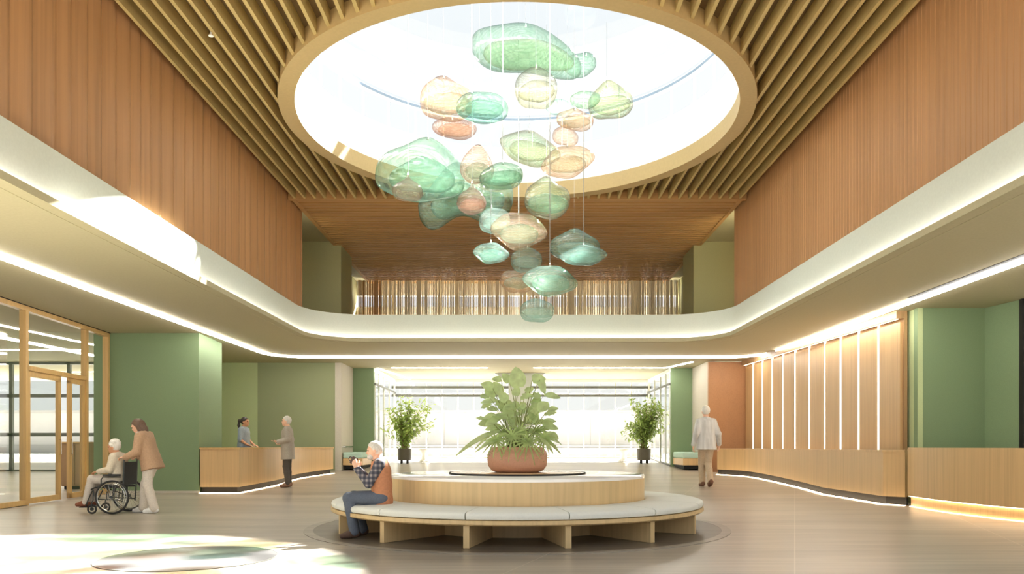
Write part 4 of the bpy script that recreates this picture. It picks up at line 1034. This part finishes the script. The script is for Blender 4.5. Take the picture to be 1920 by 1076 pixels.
# woman in the wheelchair
J = dict(pelvis=(-.06, 0, .585), chest=(-.045, 0, .90), neck=(-.02, 0, 1.03), head=(.03, 0, 1.155), face=(1, 0, -.12), headup=(.12, 0, 1),
    shL=(-.035, .145, .985), shR=(-.035, -.145, .985), elL=(-.0, .215, .765), elR=(-.0, -.215, .765), wrL=(.20, .17, .735), wrR=(.20, -.17, .735),
    hipL=(-.04, .08, .575), hipR=(-.04, -.08, .575), knL=(.37, .095, .60), knR=(.37, -.095, .60), anL=(.47, .1, .195), anR=(.47, -.1, .195), toL=(.60, .1, .155), toR=(.60, -.1, .155))
make_person('person', 'white haired woman in a cream jumper sitting in the wheelchair', (-6.72, CY0, 0), PI, .95, J, MATS['skin_tan'], MATS['whiteh'], 'fluffy',
    [('jumper', cloth('cream jumper', (212, 202, 184)), g_top(.018, .03)), ('trousers', cloth('pale trousers', (206, 198, 190)), g_legs(.014))], cloth('brown slipper', (138, 84, 62)), .007, True,
    hands={'L': ((1, -.25, -.15), (0, 0, -1), (0, -1, 0), .45), 'R': ((1, .25, -.15), (0, 0, -1), (0, 1, 0), .45)})
# bearded man on the round bench, drinking
SM = (-1.69, 9.36, 0); SS = .90; srz = PI + .12
J = dict(pelvis=(-.03, 0, .545), chest=(-.01, 0, .90), neck=(.02, 0, 1.05), head=(.075, 0, 1.18), face=(1, 0, -.10), headup=(.1, 0, 1),
    shL=(.0, .18, 1.0), shR=(.0, -.18, 1.0), elL=(.14, .20, .74), elR=(.14, -.20, .74), wrL=(.31, .09, .945), wrR=(.30, -.10, .925),
    hipL=(-.02, .09, .535), hipR=(-.02, -.09, .535), knL=(.41, .13, .545), knR=(.37, -.13, .545), anL=(.33, .15, .095), anR=(.24, -.13, .095), toL=(.47, .17, .042), toR=(.38, -.13, .042))
make_person('person', 'bearded man in a rust vest, plaid shirt and jeans drinking on the round bench', SM, srz, SS, J, MATS['skin'], MATS['grey'], 'short',
    [('shirt', plaid('dark plaid flannel', (60, 62, 74), (92, 90, 100), (150, 142, 140)), g_top(.016)), ('vest', cloth('rust vest', (190, 130, 94), 30), g_vest(.03)),
     ('jeans', cloth('blue grey denim', (92, 100, 114)), g_legs(.018))], cloth('brown boot', (96, 74, 62)), .007,
    hands={'L': ((.35, -.35, .85), (-.35, -.9, 0), (-1, 0, .3), .6), 'R': ((.35, .35, .85), (-.35, .9, 0), (-1, 0, .3), .6)}, beard=True)
Mm = Matrix.Translation(SM) @ Matrix.Rotation(srz, 4, 'Z') @ Matrix.Scale(SS, 4)
mg = empty('mug', Mm @ Vector((.355, -.005, 1.045)), srz, 'dark brown mug held up by the bearded man on the bench', 'mug'); mg.rotation_euler = (0, -.5, srz)
M_mug = plain('dark glaze', (74, 52, 44), 0.25, 0.15, 20)
MB().lathe([(.001, -.045), (.034, -.045), (.038, -.03), (.04, .045), (.036, .045), (.034, -.035), (.001, -.035)], n=24).build('cup', M_mug, mg)
MB().tube([(.038, 0, .025), (.062, 0, .02), (.066, 0, -.01), (.038, 0, -.025)], .006).build('handle', M_mug, mg)
# ------------------------------------------------------------------ plants
def leafmat(name, rgb, var=.18):
    m, nt, b = newmat(name); c = lin(rgb); out = nt.nodes['Material Output']
    n = noise_node(nt, 9, detail=2)
    r = ramp(nt, n.outputs[0], [(.3, tuple(v * (1 - var) for v in c[:3]) + (1,)), (.7, tuple(min(1, v * (1 + var)) for v in c[:3]) + (1,))])
    nt.links.new(r.outputs[0], b.inputs['Base Color']); b.inputs['Roughness'].default_value = .45
    t = nt.nodes.new('ShaderNodeBsdfTranslucent'); nt.links.new(r.outputs[0], t.inputs[0])
    mx = nt.nodes.new('ShaderNodeMixShader'); mx.inputs[0].default_value = .5
    nt.links.new(b.outputs[0], mx.inputs[1]); nt.links.new(t.outputs[0], mx.inputs[2]); nt.links.new(mx.outputs[0], out.inputs[0]); return m
M_leaf = leafmat('soft green leaf', (190, 210, 154)); M_leaf4 = leafmat('pale fern leaf', (176, 198, 130)); M_leaf2 = leafmat('fresh green leaf', (164, 186, 104)); M_leaf3 = leafmat('olive green leaf', (154, 176, 98))
M_stem = plain('green stem', (132, 142, 84), .6, .1, 20); M_bark = plain('pale brown twig', (142, 122, 92), .8, .2, 30); M_soil = plain('dark soil', (62, 48, 38), .95, .3, 60, bump=.4)
M_terra = plain('terracotta', (204, 156, 130), .55, .06, 60, bump=.05); M_pot = plain('dark olive pot', (84, 78, 64), .5, .06, 30)

def leaf(mb, base, d, n, L, Wd, shape='oval', droop=.25, seg=6, lobes=0):
    """a blade with a fold along its midrib, real curve and outline"""
    d = Vector(d).normalized(); n = Vector(n); n = (n - d * n.dot(d)).normalized(); s = d.cross(n); base = Vector(base); vs = []; fs = []
    for i in range(seg + 1):
        t = i / seg
        w = {'oval': math.sin(PI * min(1, t * .97 + .03)) ** .75, 'blade': math.sin(PI * (t * .93 + .04)) ** .6 * (1 - .35 * t), 'heart': max(0, math.sin(PI * (t * .9 + .1))) ** .6 * (1.15 - .55 * t)}[shape]
        if lobes: w *= 1 + .28 * math.sin(t * lobes * 2 * PI)
        c = base + d * (L * t) - Vector((0, 0, 1)) * (droop * L * t * t) ; ww = Wd / 2 * max(.02, w)
        vs += [c + s * ww + n * (.16 * ww), c, c - s * ww + n * (.16 * ww)]
    for i in range(seg):
        a = i * 3; fs += [(a, a+3, a+4, a+1), (a+1, a+4, a+5, a+2)]
    mb.add(vs, fs)
rp_ = random.Random(21)
def rv(s): return Vector((rp_.uniform(-s, s), rp_.uniform(-s, s), rp_.uniform(-s, s)))

# central planter on the round bench
PZ = .754
pl = empty('planter', (0, BY, PZ), 0, 'wide terracotta planter full of big green leaves on the drum of the round bench', 'planter')
MB().lathe([(.001, 0), (.30, 0), (.36, .02), (.41, .085), (.425, .18), (.41, .28), (.37, .34), (.33, .352), (.325, .33), (.33, .30)], n=64).build('pot', M_terra, pl)
MB().lathe([(.001, .31), (.334, .31), (.334, .28), (.001, .28)], n=48).build('soil', M_soil, pl)
fo = MB(); fo2 = MB(); st = MB()
def lp_(px, py, dy=0.0): q = at(px, py, BY + dy); return Vector((q.x, dy, q.z - PZ))
def stem_to(tip, r=.007, bend=.12):
    b = Vector((tip.x * .22 + rp_.uniform(-.12, .12), tip.y * .3 + rp_.uniform(-.08, .08), .27)); m = (b + tip) / 2 + Vector((-(tip.x - b.x) * .15, 0, bend * abs(tip.z - b.z)))
    pts = [(b * (1-t)**2 + m * 2*t*(1-t) + tip * t*t) for t in [i / 8 for i in range(9)]]
    st.tube(pts, [r * (1.2 - .5 * i / 8) for i in range(9)], 6); return pts
# tall rounded leaves at the crown
for px, py, L, Wd, dx, dz, dy in ((972, 726, .33, .25, -.12, 1, 0), (938, 738, .22, .17, -.35, .7, .1), (924, 728, .2, .15, -.7, .35, -.05), (998, 712, .2, .17, .75, .15, .05), (1012, 712, .2, .12, .35, -.85, 0),
        (955, 716, .18, .13, -.6, .8, .15), (966, 742, .16, .13, .2, .8, -.1), (950, 752, .2, .15, -.5, .6, -.15), (985, 735, .15, .1, .5, .3, .12), (940, 712, .14, .1, -.9, .2, .0)):
    tip = lp_(px, py, dy); stem_to(tip); leaf(fo, tip, (dx, rp_.uniform(-.3, .1), dz), (rp_.uniform(-.2, .2), -1, .35), L, Wd * 1.05, 'heart', .12, 8)
# oval leaves left, centre and right
for px, py, L, Wd, dx, dz in ((934, 752, .24, .12, -1, .1), (918, 745, .14, .10, -1, .3), (921, 758, .14, .09, -1, -.2), (934, 768, .17, .09, -1, .2), (930, 778, .17, .1, -1, -.1), (924, 794, .2, .13, -1, .1), (936, 786, .2, .12, -.9, -.25),
        (941, 800, .22, .13, -.9, .0), (950, 770, .22, .15, -.5, .6), (960, 782, .24, .16, -.3, .8), (975, 778, .24, .16, .3, .8), (968, 800, .22, .15, -.4, .5), (985, 795, .22, .15, .5, .6), (1010, 772, .2, .14, .6, .8),
        (1020, 778, .18, .09, 1, .4), (1018, 790, .19, .09, 1, .2), (1022, 800, .18, .1, 1, .0), (1010, 805, .2, .12, .9, .3), (1016, 815, .22, .12, 1, -.1), (1026, 812, .16, .1, 1, -.3), (1000, 760, .16, .11, .5, .7), (1028, 770, .14, .09, .9, .4), (1000, 785, .2, .13, .3, .9)):
    tip = lp_(px, py, rp_.uniform(-.28, .28)); stem_to(tip, .005); leaf(fo, tip, (dx, rp_.uniform(-.5, .3), dz), (rp_.uniform(-.3, .3), -.8, .8), L * 1.1, Wd * 1.25, 'oval', .18, 8, 3 if rp_.random() < .5 else 0)
for i in range(26):
    px, py = rp_.gauss(972, 26), rp_.uniform(740, 812); tip = lp_(px, py, rp_.uniform(-.25, .25)); stem_to(tip, .004)
    leaf(fo, tip, (rp_.uniform(-1, 1) + (px - 972) / 40, rp_.uniform(-.7, .3), rp_.uniform(-.1, .8)), (rp_.uniform(-.3, .3), -.8, .7), rp_.uniform(.14, .26), rp_.uniform(.09, .16), 'oval', .2, 8, 3 if i % 2 else 0)
# long arching blades to the left
for (ax, ay), (bx, by), Wd, dy in (((938, 808), (868, 850), .17, -.1), ((945, 800), (900, 838), .14, .12), ((950, 812), (905, 842), .12, -.25), ((946, 822), (898, 846), .09, -.3), ((1004, 812), (1042, 846), .1, -.2), ((1010, 805), (1046, 832), .1, .05), ((1012, 820), (1032, 846), .08, -.3)):
    a, b_ = lp_(ax, ay, dy), lp_(bx, by, dy * 1.5); stem_to(a, .006); L = (b_ - a).length; d = (b_ - a) + Vector((0, 0, .3 * L)); leaf(fo, a, d, (0, -.6, 1), L * 1.04, Wd, 'blade', .3, 12)
# fan palms in front and fern sprays round the rim
for px, py, r_, dy in ((960, 818, .30, -.36), (990, 828, .28, -.38), (930, 826, .24, -.34), (1020, 822, .22, -.28), (975, 808, .22, -.3), (945, 812, .22, .1), (1005, 808, .22, .1)):
    c = lp_(px, py, dy); stem_to(c, .005)
    for k in range(15):
        a = 2 * PI * k / 15 + rp_.uniform(-.1, .1); leaf(fo2, c, (math.cos(a), -.35, math.sin(a) * .9 + .05), (0, -1, .4), r_ * rp_.uniform(.7, 1), .028, 'blade', .35, 6)
for k in range(26):
    a = 2 * PI * k / 26 + rp_.uniform(-.1, .1); c = Vector((.27 * math.cos(a), .27 * math.sin(a), .29)); d0 = Vector((math.cos(a), math.sin(a), .9)); n_ = rp_.uniform(.2, .34)
    for j in range(11):
        t = j / 10; q = c + d0 * n_ * t * .75 - Vector((0, 0, n_ * 1.1 * t * t)); tg = Vector((-math.sin(a), math.cos(a), 0))
        for s_ in (-1, 1): leaf(fo2, q, tg * s_ + d0 * .45, (0, 0, 1), .085 * (1.15 - .8 * t), .02, 'blade', .2, 4)
fo.build('foliage', M_leaf, pl, 60, fix=False); fo2.build('fern_foliage', M_leaf4, pl, 60, fix=False); st.build('stems', M_stem, pl)

# small-leaved trees in pots by the windows
def tree(name, base, pot_h, height, spread, nst, mat, label, group, seed, lean=0.0, top=False, leaf_l=.12, pot=True, cat='plant'):
    rd = random.Random(seed); r = empty(name, base, 0, label, cat, group)
    z0 = 0
    if pot:
        MB().lathe([(.001, .12), (.20, .12), (.235, .13), (.25, .14 + pot_h), (.235, .14 + pot_h), (.225, .10 + pot_h), (.001, .10 + pot_h)], n=40).build('pot', M_pot, r)
        MB().lathe([(.001, .105 + pot_h), (.224, .105 + pot_h), (.224, .08 + pot_h), (.001, .08 + pot_h)], n=24).build('soil', M_soil, r)
        for k in range(4):
            a = PI / 4 + PI / 2 * k; MB().box(-.025, .025, -.025, .025, -.0, .125).build('leg', M_dark, r, 0, loc=(.15 * math.cos(a), .15 * math.sin(a), 0))
        z0 = .1 + pot_h
    tr = MB(); fo = MB()
    for k in range(nst):
        a = rd.uniform(0, 2 * PI); rr = spread * math.sqrt(rd.random()); h = height * rd.uniform(.5, 1.0) * (1 - .25 * (rr / spread) ** 2)
        p0 = Vector((rd.uniform(-.1, .1), rd.uniform(-.1, .1), z0 - .03)); p3 = Vector((rr * math.cos(a) + lean * (h / height), rr * math.sin(a) * .8, h))
        p1 = p0 + Vector((0, 0, (p3.z - p0.z) * .5)); pts = [p0 * (1-t)**2 + p1 * 2*t*(1-t) + p3 * t*t for t in [i / 9 for i in range(10)]]
        tr.tube(pts, [(.012 if pot else .05) * (1.1 - .085 * i) for i in range(10)], 5)
        for i in range(3 if top else 2, 10):
            for m in range(7 if i > 4 else 3):
                q = pts[i] + Vector((rd.gauss(0, .07), rd.gauss(0, .07), rd.gauss(0, .06))) * (1 if pot else 4); dd = Vector((rd.uniform(-1, 1), rd.uniform(-1, 1), rd.uniform(-.6, .5)))
                leaf(fo, q, dd, (rd.uniform(-.6, .6), rd.uniform(-.6, .6), 1), leaf_l * rd.uniform(.7, 1.2), leaf_l * .42, 'oval', .25, 4)
    if pot:
        for k in range(40): a = rd.uniform(0, 6.28); leaf(fo, (.12 * math.cos(a), .12 * math.sin(a), z0), (math.cos(a), math.sin(a), 1.6), (0, 0, 1), rd.uniform(.2, .34), .03, 'blade', .35, 5)
    tr.build('stems', M_bark, r); fo.build('foliage', mat, r, 60, fix=False); return r
tree('potted_tree', (-4.05, 27.3, zf(27.3)), .40, 2.75, .92, 44, M_leaf2, 'airy small leaved tree in a dark pot by the left garden windows', 'potted trees by the garden windows', 4, .2, False, .15)
tree('potted_tree', (4.55, 27.3, zf(27.3)), .40, 2.72, .86, 58, M_leaf3, 'bushy small leaved tree in a dark pot by the right garden windows', 'potted trees by the garden windows', 9, -.05, True, .15)
for sx, lab in ((-3.45, 'small white flared pedestal pot beside the left potted tree'), (3.95, 'small white flared pedestal pot beside the right potted tree')):
    e = empty('pedestal_pot', (sx, 28.3, zf(28.3)), 0, lab, 'pot', 'white pedestal pots')
    MB().lathe([(.001, 0), (.2, 0), (.2, .04), (.13, .1), (.11, .24), (.16, .34), (.24, .42), (.25, .47), (.22, .47), (.2, .42), (.001, .40)], n=36).build('pot', M_white, e)
    MB().lathe([(.001, .415), (.2, .415), (.19, .40), (.001, .40)], n=24).build('soil', M_soil, e)
for x, y, sd, lab in ((-8.2, 34, 3, 'pale tree outside beyond the left side window'), (8.8, 34, 8, 'pale tree outside beyond the right side window')):
    tree('tree', (x, y, .6), 0, 4.6, 1.9, 26, M_leaf, lab, 'trees in the garden', sd, 0, True, .3, False, 'tree')
# ------------------------------------------------------------------ daylight and camera
wd = bpy.data.worlds.new('sky'); SC.world = wd; wd.use_nodes = True
nt = wd.node_tree; bg = nt.nodes['Background']
tc = nt.nodes.new('ShaderNodeTexCoord'); sx = nt.nodes.new('ShaderNodeSeparateXYZ'); nt.links.new(tc.outputs['Generated'], sx.inputs[0])
r = ramp(nt, sx.outputs['Z'], [(0.45, (0.80, 0.78, 0.74, 1)), (0.9, (0.86, 0.93, 1.0, 1))])
mp = nt.nodes.new('ShaderNodeMath'); mp.operation = 'MULTIPLY_ADD'; mp.inputs[1].default_value = 0.5; mp.inputs[2].default_value = 0.5
nt.links.new(sx.outputs['Z'], mp.inputs[0]); nt.links.new(mp.outputs[0], r.inputs[0])
nt.links.new(r.outputs[0], bg.inputs[0]); bg.inputs[1].default_value = 0.45
sun = bpy.data.lights.new('sun', 'SUN'); sun.energy = 30.0; sun.angle = math.radians(1.2); sun.color = (1.0, 0.97, 0.93)
so = bpy.data.objects.new('sun', sun); COL.objects.link(so); so.location = (8, 24, 18)
so.rotation_euler = Vector((-0.65, -0.98, -1.0)).to_track_quat('-Z', 'Y').to_euler()
cam = bpy.data.cameras.new('camera'); co = bpy.data.objects.new('camera', cam); COL.objects.link(co)
co.location = (0, 0, H); co.rotation_euler = (PI / 2, 0, 0)
cam.sensor_width = 36; cam.lens = F / 1920 * 36; cam.shift_x = -(CX - 960) / 1920; cam.shift_y = (CY - 538) / 1920
cam.clip_start = 0.05; cam.clip_end = 300
SC.camera = co
vs = SC.view_settings; vs.view_transform = 'Standard'; vs.look = 'None'; vs.gamma = 1; vs.exposure = 1.42; vs.use_curve_mapping = False
cy = SC.cycles; cy.use_denoising = True; cy.max_bounces = 10; cy.diffuse_bounces = 5; cy.glossy_bounces = 4; cy.transparent_max_bounces = 40; cy.transmission_bounces = 6
cy.sample_clamp_indirect = 8; cy.caustics_reflective = False; cy.caustics_refractive = False
